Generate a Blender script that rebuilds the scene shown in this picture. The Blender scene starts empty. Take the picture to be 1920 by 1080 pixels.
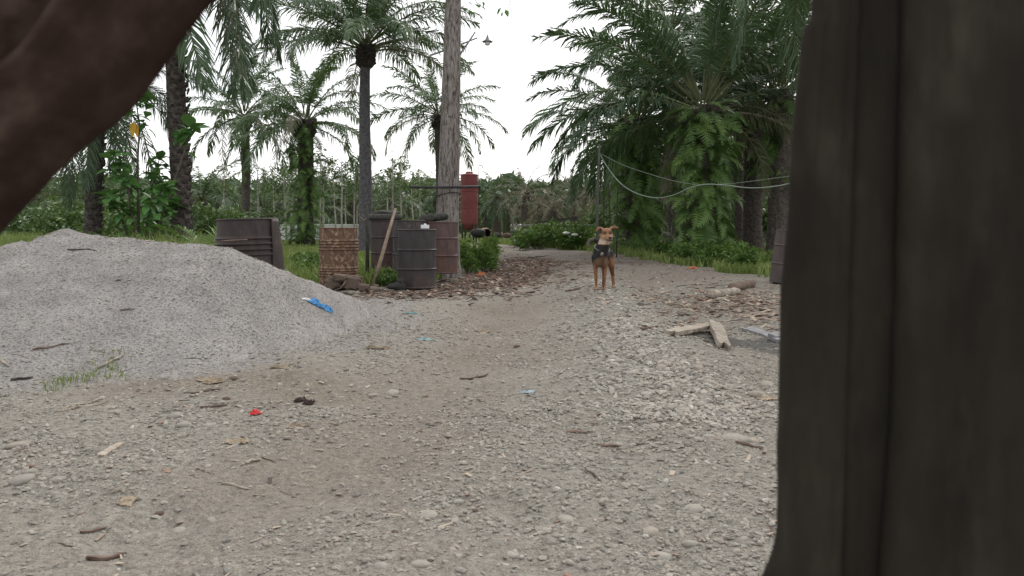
import bpy, math, random
import numpy as np
from mathutils import Vector, Matrix, Euler

# ------------------------------------------------------------------ camera, world, sun, exposure
scene = bpy.context.scene
COL = scene.collection
F, HX, HY, CH = 1500.0, 960.0, 420.0, 1.0        # focal length and horizon of the photo in its pixels, camera height
cam_data = bpy.data.cameras.new("camera")
cam = bpy.data.objects.new("camera", cam_data)
COL.objects.link(cam)
cam.location = (0, 0, CH)
cam.rotation_euler = (math.radians(90), 0, 0)
cam_data.sensor_width = 36.0
cam_data.lens = 36.0 * F / 1920.0
cam_data.shift_y = -(540 - HY) / 1920.0
cam_data.clip_start = 0.02
cam_data.clip_end = 2000
cam_data.dof.use_dof = True
cam_data.dof.focus_distance = 10.0
cam_data.dof.aperture_fstop = 13.0
scene.camera = cam

world = bpy.data.worlds.new("World")
scene.world = world
world.use_nodes = True
SUN_EL, SUN_AZ = math.radians(40), math.radians(28)
def build_world():
    nt = world.node_tree
    nt.nodes.clear()
    out = nt.nodes.new("ShaderNodeOutputWorld")
    sky = nt.nodes.new("ShaderNodeTexSky")
    sky.sky_type = 'NISHITA'
    sky.sun_disc = False
    sky.sun_elevation = SUN_EL
    sky.sun_rotation = SUN_AZ
    sky.air_density = 1.0
    sky.dust_density = 3.0
    b1 = nt.nodes.new("ShaderNodeBackground"); b1.inputs[1].default_value = 0.13
    nt.links.new(sky.outputs[0], b1.inputs[0])
    b2 = nt.nodes.new("ShaderNodeBackground")                 # unbroken bright cloud
    b2.inputs[0].default_value = (1.0, 1.0, 1.0, 1); b2.inputs[1].default_value = 1.04
    tc = nt.nodes.new("ShaderNodeTexCoord")
    mp = nt.nodes.new("ShaderNodeMapping"); mp.inputs['Scale'].default_value = (1, 1, 2.6)
    nz = nt.nodes.new("ShaderNodeTexNoise"); nz.inputs['Scale'].default_value = 3.2; nz.inputs['Detail'].default_value = 5
    rp = nt.nodes.new("ShaderNodeValToRGB")
    rp.color_ramp.elements[0].position = 0.36; rp.color_ramp.elements[0].color = (0.62, 0.62, 0.62, 1)
    rp.color_ramp.elements[1].position = 0.52; rp.color_ramp.elements[1].color = (0.97, 0.97, 0.97, 1)
    mx = nt.nodes.new("ShaderNodeMixShader")
    nt.links.new(tc.outputs['Generated'], mp.inputs[0]); nt.links.new(mp.outputs[0], nz.inputs[0])
    nt.links.new(nz.outputs[0], rp.inputs[0]); nt.links.new(rp.outputs[0], mx.inputs[0])
    nt.links.new(b1.outputs[0], mx.inputs[1]); nt.links.new(b2.outputs[0], mx.inputs[2])
    nt.links.new(mx.outputs[0], out.inputs[0])
build_world()
sun_data = bpy.data.lights.new("sun", 'SUN')
sun_data.energy = 1.4
sun_data.angle = math.radians(12)
sun_data.color = (1.0, 0.97, 0.92)
sun = bpy.data.objects.new("sun", sun_data)
COL.objects.link(sun)
sun.location = (0, 0, 30)
sun.rotation_euler = Vector((-math.sin(SUN_AZ) * math.cos(SUN_EL), -math.cos(SUN_AZ) * math.cos(SUN_EL), -math.sin(SUN_EL))).to_track_quat('-Z', 'Y').to_euler()
scene.view_settings.view_transform = 'Standard'
scene.view_settings.look = 'None'
scene.view_settings.exposure = 0.55
scene.view_settings.gamma = 1.0

# ------------------------------------------------------------------ helpers
R = math.radians
def at(x, y, D):
    "photo pixel at a distance -> world point"
    return Vector(((x - HX) / F * D, D, CH - (y - HY) / F * D))

def tag(o, label=None, cat=None, group=None, kind=None):
    if label: o["label"] = label
    if cat: o["category"] = cat
    if group: o["group"] = group
    if kind: o["kind"] = kind
    return o

def empty(name, loc=(0, 0, 0), label=None, cat=None, group=None, rot=(0, 0, 0)):
    o = bpy.data.objects.new(name, None)
    o.empty_display_size = 0.1
    o.location = loc; o.rotation_euler = rot
    COL.objects.link(o)
    return tag(o, label, cat, group)

def link(name, me, parent=None, loc=(0, 0, 0), rot=(0, 0, 0), scale=(1, 1, 1)):
    o = bpy.data.objects.new(name, me)
    COL.objects.link(o)
    o.parent = parent
    o.location = loc; o.rotation_euler = rot; o.scale = scale
    return o

class MB:
    "collects shapes into one mesh"
    def __init__(s): s.v = []; s.f = []; s.m = []
    def add(s, v, f, mi=0):
        b = len(s.v); s.v.extend([tuple(p) for p in v])
        s.f.extend([tuple(i + b for i in q) for q in f]); s.m.extend([mi] * len(f))
        return s
    def tube(s, pts, rad, n=8, mi=0, cap=True, jit=0.0, rs=None):
        pts = [Vector(p) for p in pts]; k = len(pts)
        if not hasattr(rad, '__len__'): rad = [rad] * k
        v = []; up = Vector((0.13, 0.21, 0.97)); pu = None
        for i in range(k):
            t = (pts[min(i + 1, k - 1)] - pts[max(i - 1, 0)]).normalized()
            if pu is None:
                a = up if abs(t.dot(up)) < 0.9 else Vector((1, 0, 0))
                pu = (a - t * a.dot(t)).normalized()
            pu = (pu - t * pu.dot(t)).normalized(); w = t.cross(pu)
            for j in range(n):
                a = 2 * math.pi * j / n
                r = rad[i] * (1 + (rs.uniform(-jit, jit) if rs is not None else 0))
                v.append(pts[i] + pu * (r * math.cos(a)) + w * (r * math.sin(a)))
        f = [(i * n + j, i * n + (j + 1) % n, (i + 1) * n + (j + 1) % n, (i + 1) * n + j) for i in range(k - 1) for j in range(n)]
        if cap:
            f.append(tuple(range(n - 1, -1, -1))); f.append(tuple((k - 1) * n + j for j in range(n)))
        return s.add(v, f, mi)
    def lathe(s, prof, n=32, mi=0, fn=None, c=(0, 0, 0)):
        v = []
        for r, z in prof:
            for j in range(n):
                a = 2 * math.pi * j / n
                rr = r * (fn(a, z) if fn else 1)
                v.append((c[0] + rr * math.cos(a), c[1] + rr * math.sin(a), c[2] + z))
        f = [(i * n + j, i * n + (j + 1) % n, (i + 1) * n + (j + 1) % n, (i + 1) * n + j) for i in range(len(prof) - 1) for j in range(n)]
        return s.add(v, f, mi)
    def box(s, c, d, rot=(0, 0, 0), mi=0):
        m = Euler(rot).to_matrix(); c = Vector(c)
        v = [c + m @ Vector((x * d[0] / 2, y * d[1] / 2, z * d[2] / 2)) for x in (-1, 1) for y in (-1, 1) for z in (-1, 1)]
        return s.add(v, [(0, 1, 3, 2), (4, 6, 7, 5), (0, 4, 5, 1), (2, 3, 7, 6), (0, 2, 6, 4), (1, 5, 7, 3)], mi)
    def mesh(s, name, mats, smooth=True):
        me = bpy.data.meshes.new(name)
        me.from_pydata(s.v, [], s.f)
        for m in (mats if isinstance(mats, (list, tuple)) else [mats]): me.materials.append(m)
        me.polygons.foreach_set("material_index", s.m)
        me.polygons.foreach_set("use_smooth", [smooth] * len(s.f))
        me.update()
        return me
    def build(s, name, mats, parent=None, smooth=True, loc=(0, 0, 0), rot=(0, 0, 0)):
        return link(name, s.mesh(name, mats, smooth), parent, loc, rot)

def mesh_np(name, V, polys, mats, mi=None, attrs=None, smooth=True):
    "V (n,3); polys (m,k) all of one size"
    me = bpy.data.meshes.new(name)
    V = np.asarray(V, np.float32); P = np.asarray(polys, np.int32)
    me.vertices.add(len(V)); me.vertices.foreach_set("co", V.ravel())
    k = P.shape[1]
    me.loops.add(P.size); me.loops.foreach_set("vertex_index", P.ravel())
    me.polygons.add(len(P))
    me.polygons.foreach_set("loop_start", np.arange(0, P.size, k, dtype=np.int32))
    me.polygons.foreach_set("loop_total", np.full(len(P), k, np.int32))
    me.polygons.foreach_set("use_smooth", np.full(len(P), smooth, bool))
    for m in (mats if isinstance(mats, (list, tuple)) else [mats]): me.materials.append(m)
    if mi is not None: me.polygons.foreach_set("material_index", np.asarray(mi, np.int32))
    me.update(calc_edges=True)
    for an, av in (attrs or {}).items():
        av = np.asarray(av, np.float32)
        if av.ndim == 1:
            a = me.attributes.new(an, 'FLOAT', 'POINT'); a.data.foreach_set("value", av)
        else:
            a = me.attributes.new(an, 'FLOAT_COLOR', 'POINT')
            a.data.foreach_set("color", np.concatenate([av, np.ones((len(av), 1), np.float32)], 1).ravel())
    return me

def hash2(i, j, seed):
    h = (i.astype(np.int64) * 374761393 + j.astype(np.int64) * 668265263 + seed * 1442695041) & 0xffffffff
    h = ((h ^ (h >> 13)) * 1274126177) & 0xffffffff
    h = ((h ^ (h >> 16)) * 2246822519) & 0xffffffff
    return ((h >> 8) & 0xffff) / 65535.0
def vnoise(x, y, seed=0):
    x = np.asarray(x, float); y = np.asarray(y, float)
    i = np.floor(x); j = np.floor(y); u = x - i; w = y - j
    u = u * u * (3 - 2 * u); w = w * w * (3 - 2 * w)
    i = i.astype(np.int64); j = j.astype(np.int64)
    return (hash2(i, j, seed) * (1 - u) + hash2(i + 1, j, seed) * u) * (1 - w) + (hash2(i, j + 1, seed) * (1 - u) + hash2(i + 1, j + 1, seed) * u) * w
def fbm(x, y, seed=0, oct=4):
    t = 0; a = 0.5; s = 0
    for o in range(oct):
        t = t + a * vnoise(np.asarray(x) * 2 ** o + 17.3 * o, np.asarray(y) * 2 ** o - 9.1 * o, seed + o); s += a; a *= 0.5
    return t / s
def sstep(a, b, x):
    t = np.clip((np.asarray(x, float) - a) / (b - a), 0, 1)
    return t * t * (3 - 2 * t)

# ------------------------------------------------------------------ materials
class NT:
    def __init__(s, name):
        s.mat = bpy.data.materials.new(name); s.mat.use_nodes = True
        s.t = s.mat.node_tree; s.t.nodes.clear()
        s.out = s.n("ShaderNodeOutputMaterial"); s.bs = s.n("ShaderNodeBsdfPrincipled")
        s.l(s.bs.outputs[0], s.out.inputs[0])
        s._pos = None
    def n(s, t, **kw):
        o = s.t.nodes.new(t)
        for k, v in kw.items(): setattr(o, k, v)
        return o
    def l(s, a, b): s.t.links.new(a, b)
    def coord(s, kind='Object'):
        tc = s.n("ShaderNodeTexCoord"); return tc.outputs[kind]
    def pos(s): return s.n("ShaderNodeNewGeometry").outputs['Position']
    def mapping(s, vec, scale):
        m = s.n("ShaderNodeMapping"); m.inputs['Scale'].default_value = scale; s.l(vec, m.inputs[0]); return m.outputs[0]
    def noise(s, vec, scale, detail=4, rough=0.55, dist=0.0):
        z = s.n("ShaderNodeTexNoise"); z.inputs['Scale'].default_value = scale; z.inputs['Detail'].default_value = detail
        z.inputs['Roughness'].default_value = rough; z.inputs['Distortion'].default_value = dist
        s.l(vec, z.inputs['Vector']); return z.outputs[0]
    def voro(s, vec, scale, feature='F1', out='Distance', rnd=1.0):
        z = s.n("ShaderNodeTexVoronoi", feature=feature); z.inputs['Scale'].default_value = scale
        z.inputs['Randomness'].default_value = rnd
        s.l(vec, z.inputs['Vector']); return z.outputs[out]
    def ramp(s, fac, stops):
        r = s.n("ShaderNodeValToRGB"); e = r.color_ramp.elements
        while len(e) < len(stops): e.new(0.5)
        for el, (p, c) in zip(e, stops):
            el.position = p; el.color = (c, c, c, 1) if not hasattr(c, '__len__') else (*c, 1)
        s.l(fac, r.inputs[0]); return r.outputs[0]
    def mix(s, fac, a, b, blend='MIX'):
        m = s.n("ShaderNodeMix", data_type='RGBA', blend_type=blend)
        if hasattr(fac, 'links'): s.l(fac, m.inputs['Factor'])
        else: m.inputs['Factor'].default_value = fac
        for v, i in ((a, 6), (b, 7)):
            if hasattr(v, 'links'): s.l(v, m.inputs[i])
            else: m.inputs[i].default_value = (*v, 1)
        return m.outputs[2]
    def math(s, op, a, b=0.0):
        m = s.n("ShaderNodeMath", operation=op)
        for v, i in ((a, 0), (b, 1)):
            if hasattr(v, 'links'): s.l(v, m.inputs[i])
            else: m.inputs[i].default_value = v
        return m.outputs[0]
    def attr(s, name, out='Fac'):
        a = s.n("ShaderNodeAttribute", attribute_name=name); return a.outputs[out]
    def rand(s): return s.n("ShaderNodeObjectInfo").outputs['Random']
    def bump(s, h, strength, dist=0.01):
        b = s.n("ShaderNodeBump"); b.inputs['Strength'].default_value = strength; b.inputs['Distance'].default_value = dist
        s.l(h, b.inputs['Height']); s.l(b.outputs[0], s.bs.inputs['Normal']); return b.outputs[0]
    def set(s, col=None, rough=0.8, spec=0.3, metal=0.0):
        if col is not None:
            if hasattr(col, 'links'): s.l(col, s.bs.inputs['Base Color'])
            else: s.bs.inputs['Base Color'].default_value = (*col, 1)
        if hasattr(rough, 'links'): s.l(rough, s.bs.inputs['Roughness'])
        else: s.bs.inputs['Roughness'].default_value = rough
        s.bs.inputs['Specular IOR Level'].default_value = spec
        s.bs.inputs['Metallic'].default_value = metal
        return s.mat

def mottled(name, c0, c1, scale=8, rough=0.85, bump=0.3, dist=0.01, stretch=(1, 1, 1), spec=0.25, detail=5, c2=None, bscale=None):
    m = NT(name); v = m.mapping(m.coord(), stretch)
    nz = m.noise(v, scale, detail, 0.6)
    stops = [(0.3, c0), (0.7, c1)] if c2 is None else [(0.28, c0), (0.5, c1), (0.72, c2)]
    col = m.ramp(nz, stops)
    r = m.rand(); br = m.math('MULTIPLY_ADD', r, 0.4); br.node.inputs[2].default_value = 0.8
    col = m.mix(1.0, col, br, 'MULTIPLY')
    m.bump(m.noise(v, bscale or scale * 3, 4, 0.65), bump, dist)
    return m.set(col, rough, spec)

def leaf_mat(name, c0, c1, trans=0.22, rough=0.5, spec=0.4, back=(0.10, 0.16, 0.03), attr=None):
    m = NT(name)
    r = m.rand()
    nz = m.noise(m.pos(), 2.3, 3)
    f = m.math('ADD', m.math('MULTIPLY', r, 0.55), m.math('MULTIPLY', nz, 0.55))
    if attr: f = m.math('ADD', m.math('MULTIPLY', f, 0.5), m.math('MULTIPLY', m.attr(attr), 0.5))
    col = m.ramp(f, [(0.2, c0), (0.85, c1)])
    m.set(col, rough, spec)
    tr = m.n("ShaderNodeBsdfTranslucent"); m.l(m.mix(0.5, col, back), tr.inputs[0])
    mx = m.n("ShaderNodeMixShader"); mx.inputs[0].default_value = trans
    m.l(m.bs.outputs[0], mx.inputs[1]); m.l(tr.outputs[0], mx.inputs[2]); m.l(mx.outputs[0], m.out.inputs[0])
    return m.mat

def stone_mat(name):
    m = NT(name)
    nz = m.noise(m.pos(), 60, 3)
    col = m.mix(0.35, m.attr("col", 'Color'), m.ramp(nz, [(0.3, (0.15, 0.14, 0.122)), (0.7, (0.33, 0.308, 0.272))]))
    return m.set(col, 0.9, 0.2)

def ground_mat():
    m = NT("packed_gravel_earth")
    p = m.pos()
    big = m.noise(p, 0.9, 5, 0.6); fine = m.noise(p, 38, 4, 0.7); mid = m.noise(p, 7, 5, 0.65)
    grav = m.ramp(m.noise(p, 26, 6, 0.75), [(0.30, (0.105, 0.096, 0.083)), (0.45, (0.225, 0.207, 0.178)), (0.70, (0.345, 0.32, 0.28))])
    dirt = m.ramp(mid, [(0.28, (0.165, 0.140, 0.114)), (0.55, (0.262, 0.226, 0.185)), (0.8, (0.345, 0.306, 0.258))])
    dirt = m.mix(m.ramp(fine, [(0.42, 0.6), (0.58, 0.0)]), dirt, (0.10, 0.084, 0.072))
    f = m.math('ADD', m.attr("dirt"), m.math('MULTIPLY', m.math('SUBTRACT', mid, 0.5), 0.9))
    col = m.mix(m.ramp(f, [(0.25, 0.0), (0.75, 0.9)]), grav, dirt)
    red = m.ramp(m.noise(p, 14, 5, 0.7), [(0.3, (0.055, 0.036, 0.028)), (0.6, (0.15, 0.098, 0.074)), (0.8, (0.25, 0.2, 0.16))])
    f2 = m.math('ADD', m.attr("humus"), m.math('MULTIPLY', m.math('SUBTRACT', mid, 0.5), 1.1))
    col = m.mix(m.ramp(f2, [(0.35, 0.0), (0.6, 1.0)]), col, red)
    ash = m.ramp(fine, [(0.3, (0.035, 0.034, 0.034)), (0.7, (0.13, 0.125, 0.12))])
    f3 = m.math('ADD', m.attr("ash"), m.math('MULTIPLY', m.math('SUBTRACT', mid, 0.5), 0.8))
    col = m.mix(m.ramp(f3, [(0.4, 0.0), (0.65, 0.85)]), col, ash)
    grit = m.noise(p, 120, 3, 0.8)
    col = m.mix(m.ramp(grit, [(0.36, 0.75), (0.47, 0.0)]), col, m.mix(1.0, col, (0.40, 0.38, 0.36), 'MULTIPLY'))
    col = m.mix(m.ramp(grit, [(0.58, 0.0), (0.70, 0.5)]), col, (0.42, 0.395, 0.35))
    sandc = m.ramp(fine, [(0.36, (0.13, 0.121, 0.114)), (0.55, (0.29, 0.272, 0.257))])
    f5 = m.math('ADD', m.attr("sand"), m.math('MULTIPLY', m.math('SUBTRACT', mid, 0.5), 1.2))
    col = m.mix(m.ramp(f5, [(0.35, 0.0), (0.7, 0.9)]), col, sandc)
    soil = m.ramp(m.noise(p, 3.0, 5, 0.65), [(0.3, (0.06, 0.08, 0.025)), (0.6, (0.12, 0.15, 0.05)), (0.8, (0.18, 0.18, 0.085))])
    f4 = m.math('ADD', m.attr("grass"), m.math('MULTIPLY', m.math('SUBTRACT', mid, 0.5), 0.7))
    col = m.mix(m.ramp(f4, [(0.4, 0.0), (0.6, 1.0)]), col, soil)
    col = m.mix(m.ramp(big, [(0.3, 0.35), (0.6, 0.0)]), col, m.mix(1.0, col, (0.78, 0.74, 0.70), 'MULTIPLY'))
    h = m.math('ADD', m.math('MULTIPLY', m.noise(p, 45, 5, 0.75), 0.6), m.math('MULTIPLY', m.voro(p, 34, 'SMOOTH_F1'), -0.5))
    h = m.math('ADD', h, m.math('MULTIPLY', mid, 0.8))
    m.bump(h, 1.0, 0.028)
    return m.set(col, 0.95, 0.15)

def sand_mat():
    m = NT("damp_grey_sand")
    p = m.pos()
    a = m.noise(p, 55, 4, 0.75); b = m.noise(p, 4, 5, 0.6)
    col = m.ramp(b, [(0.3, (0.22, 0.205, 0.195)), (0.7, (0.325, 0.305, 0.29))])
    col = m.mix(m.ramp(a, [(0.38, 0.85), (0.52, 0.0)]), col, (0.085, 0.08, 0.076))
    col = m.mix(m.ramp(m.noise(p, 80, 2, 0.6), [(0.6, 0.0), (0.72, 0.6)]), col, (0.46, 0.44, 0.42))
    h = m.math('ADD', m.math('MULTIPLY', m.noise(p, 60, 5, 0.8), 0.7), m.math('MULTIPLY', b, 1.2))
    m.bump(h, 0.8, 0.02)
    return m.set(col, 0.95, 0.12)

def drum_mat(name, paint0, paint1, rust=0.45, zrust=0.0, rough=0.62, pale=None, rustcol=[(0.035, 0.019, 0.014), (0.105, 0.050, 0.028), (0.20, 0.105, 0.055)]):
    m = NT(name); v = m.coord()
    n1 = m.noise(v, 5, 6, 0.68, 0.4); n2 = m.noise(m.mapping(v, (1, 1, 0.35)), 16, 5, 0.7)
    paint = m.ramp(n2, [(0.3, paint0), (0.7, paint1)])
    rustc = m.ramp(m.noise(v, 22, 5, 0.7), [(0.25, rustcol[0]), (0.5, rustcol[1]), (0.75, rustcol[2])])
    sep = m.n("ShaderNodeSeparateXYZ"); m.l(v, sep.inputs[0])
    f = m.math('ADD', n1, m.math('MULTIPLY', m.math('SUBTRACT', 0.45, sep.outputs[2]), zrust))
    col = m.mix(m.ramp(f, [(0.62 - rust * 0.5, 0.0), (0.82 - rust * 0.5, 1.0)]), paint, rustc)
    if pale:
        col = m.mix(m.ramp(m.noise(m.mapping(v, (1, 1, 0.8)), 17, 6, 0.8, 0.3), [(0.51, 0.0), (0.60, 0.8)]), col, pale)
    m.bump(m.math('ADD', n1, m.math('MULTIPLY', n2, 0.4)), 0.45, 0.012)
    return m.set(col, rough, 0.3, 0.0)

M = {}
M['ground'] = ground_mat(); M['sand'] = sand_mat(); M['stone'] = stone_mat("loose_gravel")
M['palm'] = leaf_mat("oil_palm_leaf", (0.038, 0.080, 0.028), (0.105, 0.165, 0.066), 0.2, 0.42, 0.5)
M['palm_near'] = leaf_mat("oil_palm_leaf_dark", (0.026, 0.060, 0.028), (0.105, 0.165, 0.080), 0.2, 0.45, 0.45)
M['palm_far'] = leaf_mat("far_palm_leaf", (0.05, 0.085, 0.04), (0.11, 0.155, 0.08), 0.2, 0.5, 0.4)
M['palm_dry'] = leaf_mat("dry_palm_leaf", (0.10, 0.10, 0.065), (0.21, 0.20, 0.145), 0.15, 0.7, 0.2, (0.2, 0.18, 0.1))
M['rachis'] = mottled("frond_stalk", (0.07, 0.085, 0.035), (0.13, 0.14, 0.065), 6, 0.6, 0.1)
M['rachis_dry'] = mottled("dry_frond_stalk", (0.11, 0.09, 0.06), (0.22, 0.19, 0.14), 6, 0.8, 0.2)
M['fern'] = leaf_mat("fern_leaf", (0.060, 0.120, 0.030), (0.15, 0.245, 0.065), 0.28, 0.5, 0.35)
M['grass'] = leaf_mat("grass_blade", (0.10, 0.15, 0.034), (0.25, 0.31, 0.10), 0.3, 0.6, 0.3, (0.16, 0.2, 0.04), attr="tone")
M['weed'] = leaf_mat("weed_leaf", (0.05, 0.105, 0.02), (0.125, 0.21, 0.045), 0.3, 0.5, 0.35)
M['broad'] = leaf_mat("broad_leaf", (0.065, 0.16, 0.045), (0.12, 0.26, 0.075), 0.35, 0.42, 0.45)
M['broad_yellow'] = leaf_mat("yellowed_leaf", (0.45, 0.26, 0.02), (0.55, 0.33, 0.03), 0.3, 0.5, 0.3, (0.5, 0.3, 0.02))
M['bushleaf'] = leaf_mat("bush_leaf", (0.05, 0.095, 0.028), (0.125, 0.195, 0.062), 0.25, 0.5, 0.35)
M['palm_bark'] = mottled("palm_trunk_bark", (0.022, 0.018, 0.016), (0.085, 0.07, 0.062), 14, 0.95, 0.8, 0.03, c2=(0.15, 0.13, 0.12))
M['leaf_base'] = mottled("old_leaf_base", (0.028, 0.023, 0.021), (0.095, 0.08, 0.073), 18, 0.95, 0.6, 0.02)
M['palm_bark_grey'] = mottled("grey_palm_trunk", (0.05, 0.046, 0.05), (0.15, 0.14, 0.15), 12, 0.95, 0.7, 0.03)
def bark_mat():
    m = NT("grey_tree_bark"); v = m.mapping(m.coord(), (1, 1, 0.22))
    a = m.noise(v, 26, 5, 0.7, 0.6); b = m.noise(m.coord(), 2.0, 4)
    col = m.ramp(a, [(0.36, (0.05, 0.042, 0.038)), (0.5, (0.19, 0.172, 0.16)), (0.7, (0.33, 0.305, 0.29))])
    col = m.mix(m.ramp(b, [(0.35, 0.5), (0.6, 0.0)]), col, m.mix(1.0, col, (0.7, 0.62, 0.58), 'MULTIPLY'))
    m.bump(a, 0.9, 0.03)
    return m.set(col, 0.95, 0.1)
M['bark'] = bark_mat()
M['sapling_bark'] = mottled("pale_sapling_bark", (0.20, 0.19, 0.16), (0.40, 0.38, 0.34), 9, 0.9, 0.2)
M['twig'] = mottled("twig_bark", (0.06, 0.05, 0.04), (0.14, 0.11, 0.09), 10, 0.9, 0.3)
M['wood_pale'] = mottled("pale_split_wood", (0.13, 0.105, 0.08), (0.27, 0.23, 0.185), 20, 0.85, 0.7, 0.015, (0.25, 1, 1), c2=(0.38, 0.34, 0.285))
M['wood_brown'] = mottled("brown_old_wood", (0.07, 0.048, 0.038), (0.19, 0.135, 0.105), 18, 0.9, 0.5, 0.01, (0.3, 1, 1))
M['wood_grey'] = mottled("grey_board", (0.13, 0.125, 0.125), (0.27, 0.265, 0.265), 18, 0.9, 0.4, 0.01, (0.3, 1, 1))
M['wood_dark'] = mottled("rotten_dark_wood", (0.022, 0.021, 0.019), (0.085, 0.083, 0.072), 16, 0.95, 0.7, 0.02)
M['straw'] = mottled("dry_husk", (0.17, 0.13, 0.09), (0.35, 0.285, 0.21), 16, 0.9, 0.3)
M['chip'] = NT("bark_chips"); _m = M['chip']; M['chip'] = _m.set(_m.mix(0.25, _m.attr("col", 'Color'), _m.ramp(_m.noise(_m.pos(), 40, 3), [(0.3, (0.04, 0.03, 0.025)), (0.7, (0.3, 0.24, 0.19))])), 0.9, 0.2)
M['wall'] = mottled("whitewashed_concrete", (0.55, 0.56, 0.55), (0.78, 0.79, 0.79), 3, 0.9, 0.2)
M['tank'] = drum_mat("faded_red_tank_paint", (0.17, 0.045, 0.048), (0.26, 0.078, 0.080), 0.22, 0.0, 0.7, rustcol=[(0.09, 0.03, 0.028), (0.14, 0.05, 0.045), (0.20, 0.09, 0.08)])
M['pipe'] = mottled("dark_steel_pipe", (0.02, 0.019, 0.02), (0.06, 0.055, 0.055), 12, 0.6, 0.2)
M['black'] = mottled("black_rubber", (0.012, 0.012, 0.012), (0.04, 0.038, 0.036), 14, 0.7, 0.3)
M['rope'] = mottled("pale_green_hose", (0.16, 0.20, 0.165), (0.26, 0.31, 0.265), 10, 0.6, 0.1)
M['rope_dark'] = mottled("grey_cord", (0.10, 0.12, 0.10), (0.17, 0.19, 0.165), 10, 0.7, 0.1)
M['sack'] = mottled("muddy_brown_tarp", (0.065, 0.046, 0.036), (0.17, 0.128, 0.10), 9, 0.75, 0.5, 0.02)
M['lamp'] = mottled("weathered_enamel", (0.10, 0.12, 0.12), (0.18, 0.20, 0.20), 12, 0.5, 0.1)
def plain(name, col, rough=0.5, spec=0.4, trans=0):
    m = NT(name); v = m.coord()
    m.set(m.mix(m.noise(v, 25, 4), tuple(c * 0.7 for c in col), col), rough, spec)
    return m.mat
M['glass'] = plain("frosted_lamp_glass", (0.6, 0.62, 0.62), 0.3)
M['blue'] = plain("blue_plastic_bag", (0.06, 0.27, 0.58), 0.45)
M['white'] = plain("white_plastic", (0.75, 0.75, 0.75), 0.5)
M['redplastic'] = plain("red_plastic_wrapper", (0.62, 0.035, 0.03), 0.4)
M['teal'] = plain("faded_teal_plastic", (0.15, 0.26, 0.26), 0.6)
M['paleblue'] = plain("pale_blue_scrap", (0.28, 0.36, 0.40), 0.5)
M['orange'] = plain("orange_dry_leaf", (0.5, 0.16, 0.05), 0.7)
M['darkhusk'] = mottled("dark_seed_husk", (0.012, 0.008, 0.007), (0.05, 0.03, 0.025), 18, 0.7, 0.4)

# ------------------------------------------------------------------ ground
XL_Y = [0, 8, 9.5, 11.0, 12.6, 13.2, 14.5, 18.75, 22, 30, 37.5, 42]
XL_X = [-30, -30, -6.0, -3.6, -3.1, -1.7, -1.15, -1.2, -0.45, -0.6, -1.4, -2.6]
XR_Y = [0, 11, 13, 14.2, 15, 18.75, 25, 31, 36, 38, 42]
XR_X = [30, 30, 9, 5.6, 4.8, 4.2, 3.6, 2.2, 0.9, 0.1, -2.0]
def grass_mask(X, Y):
    xl = np.interp(Y, XL_Y, XL_X); xr = np.interp(Y, XR_Y, XR_X)
    n = (fbm(X * 0.9, Y * 0.9, 5) - 0.5) * 1.6
    d = np.maximum(xl - X, X - xr) + n
    d = np.where(Y < 1, -1, d)
    d = np.where(Y > 40, 1.0, d)
    return sstep(-0.25, 0.35, d)
def seg_dist(X, Y, pts):
    d = np.full(np.shape(X), 1e9)
    for (ax, ay), (bx, by) in zip(pts[:-1], pts[1:]):
        t = np.clip(((X - ax) * (bx - ax) + (Y - ay) * (by - ay)) / ((bx - ax) ** 2 + (by - ay) ** 2), 0, 1)
        d = np.minimum(d, np.hypot(X - ax - t * (bx - ax), Y - ay - t * (by - ay)))
    return d
ASH = [(2.0, 6.75), (2.6, 6.7)]
RIDGE = [(0.95, 4.2), (0.95, 6.0), (1.15, 8.5), (1.25, 10.5), (1.3, 12.5)]
TRACK1 = [(-1.3, 2.2), (-0.75, 3.2), (-0.45, 5.0), (-0.1, 8.0), (0.1, 10.5), (0.4, 14), (1.0, 19), (0.9, 26), (-0.2, 36)]
TRACK2 = [(1.6, 2.2), (1.75, 4.0), (2.0, 7.0), (2.2, 10.0), (2.2, 15.0), (2.1, 20), (1.4, 28)]
def gh(X, Y):
    "height of the bare ground"
    X = np.asarray(X, float); Y = np.asarray(Y, float)
    z = (fbm(X * 0.35, Y * 0.35, 11) - 0.5) * 0.09
    z = z * sstep(40, 12, np.hypot(X, Y)) + (fbm(X * 0.03, Y * 0.03, 3) - 0.5) * 0.5 * sstep(25, 70, Y)
    dr = seg_dist(X, Y, RIDGE)
    z = z + 0.125 * np.exp(-(dr / 0.55) ** 2) * sstep(3.2, 7.5, Y)
    z = z - 0.045 * np.exp(-(seg_dist(X, Y, TRACK1) / 0.35) ** 2) - 0.03 * np.exp(-(seg_dist(X, Y, TRACK2) / 0.4) ** 2)
    near = sstep(26, 9, np.abs(Y)) * sstep(12, 6, np.abs(X))
    z = z + near * ((fbm(X * 2.2, Y * 2.2, 21) - 0.5) * 0.075 + (fbm(X * 8, Y * 8, 31, 4) - 0.5) * 0.045)
    z = z + near * 0.008 * np.sin(Y * 17 + 3 * vnoise(X, Y, 8)) * np.exp(-(seg_dist(X, Y, TRACK1) / 0.22) ** 2) * sstep(0.45, 0.6, fbm(X * .8, Y * .8, 77))
    return z

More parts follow.
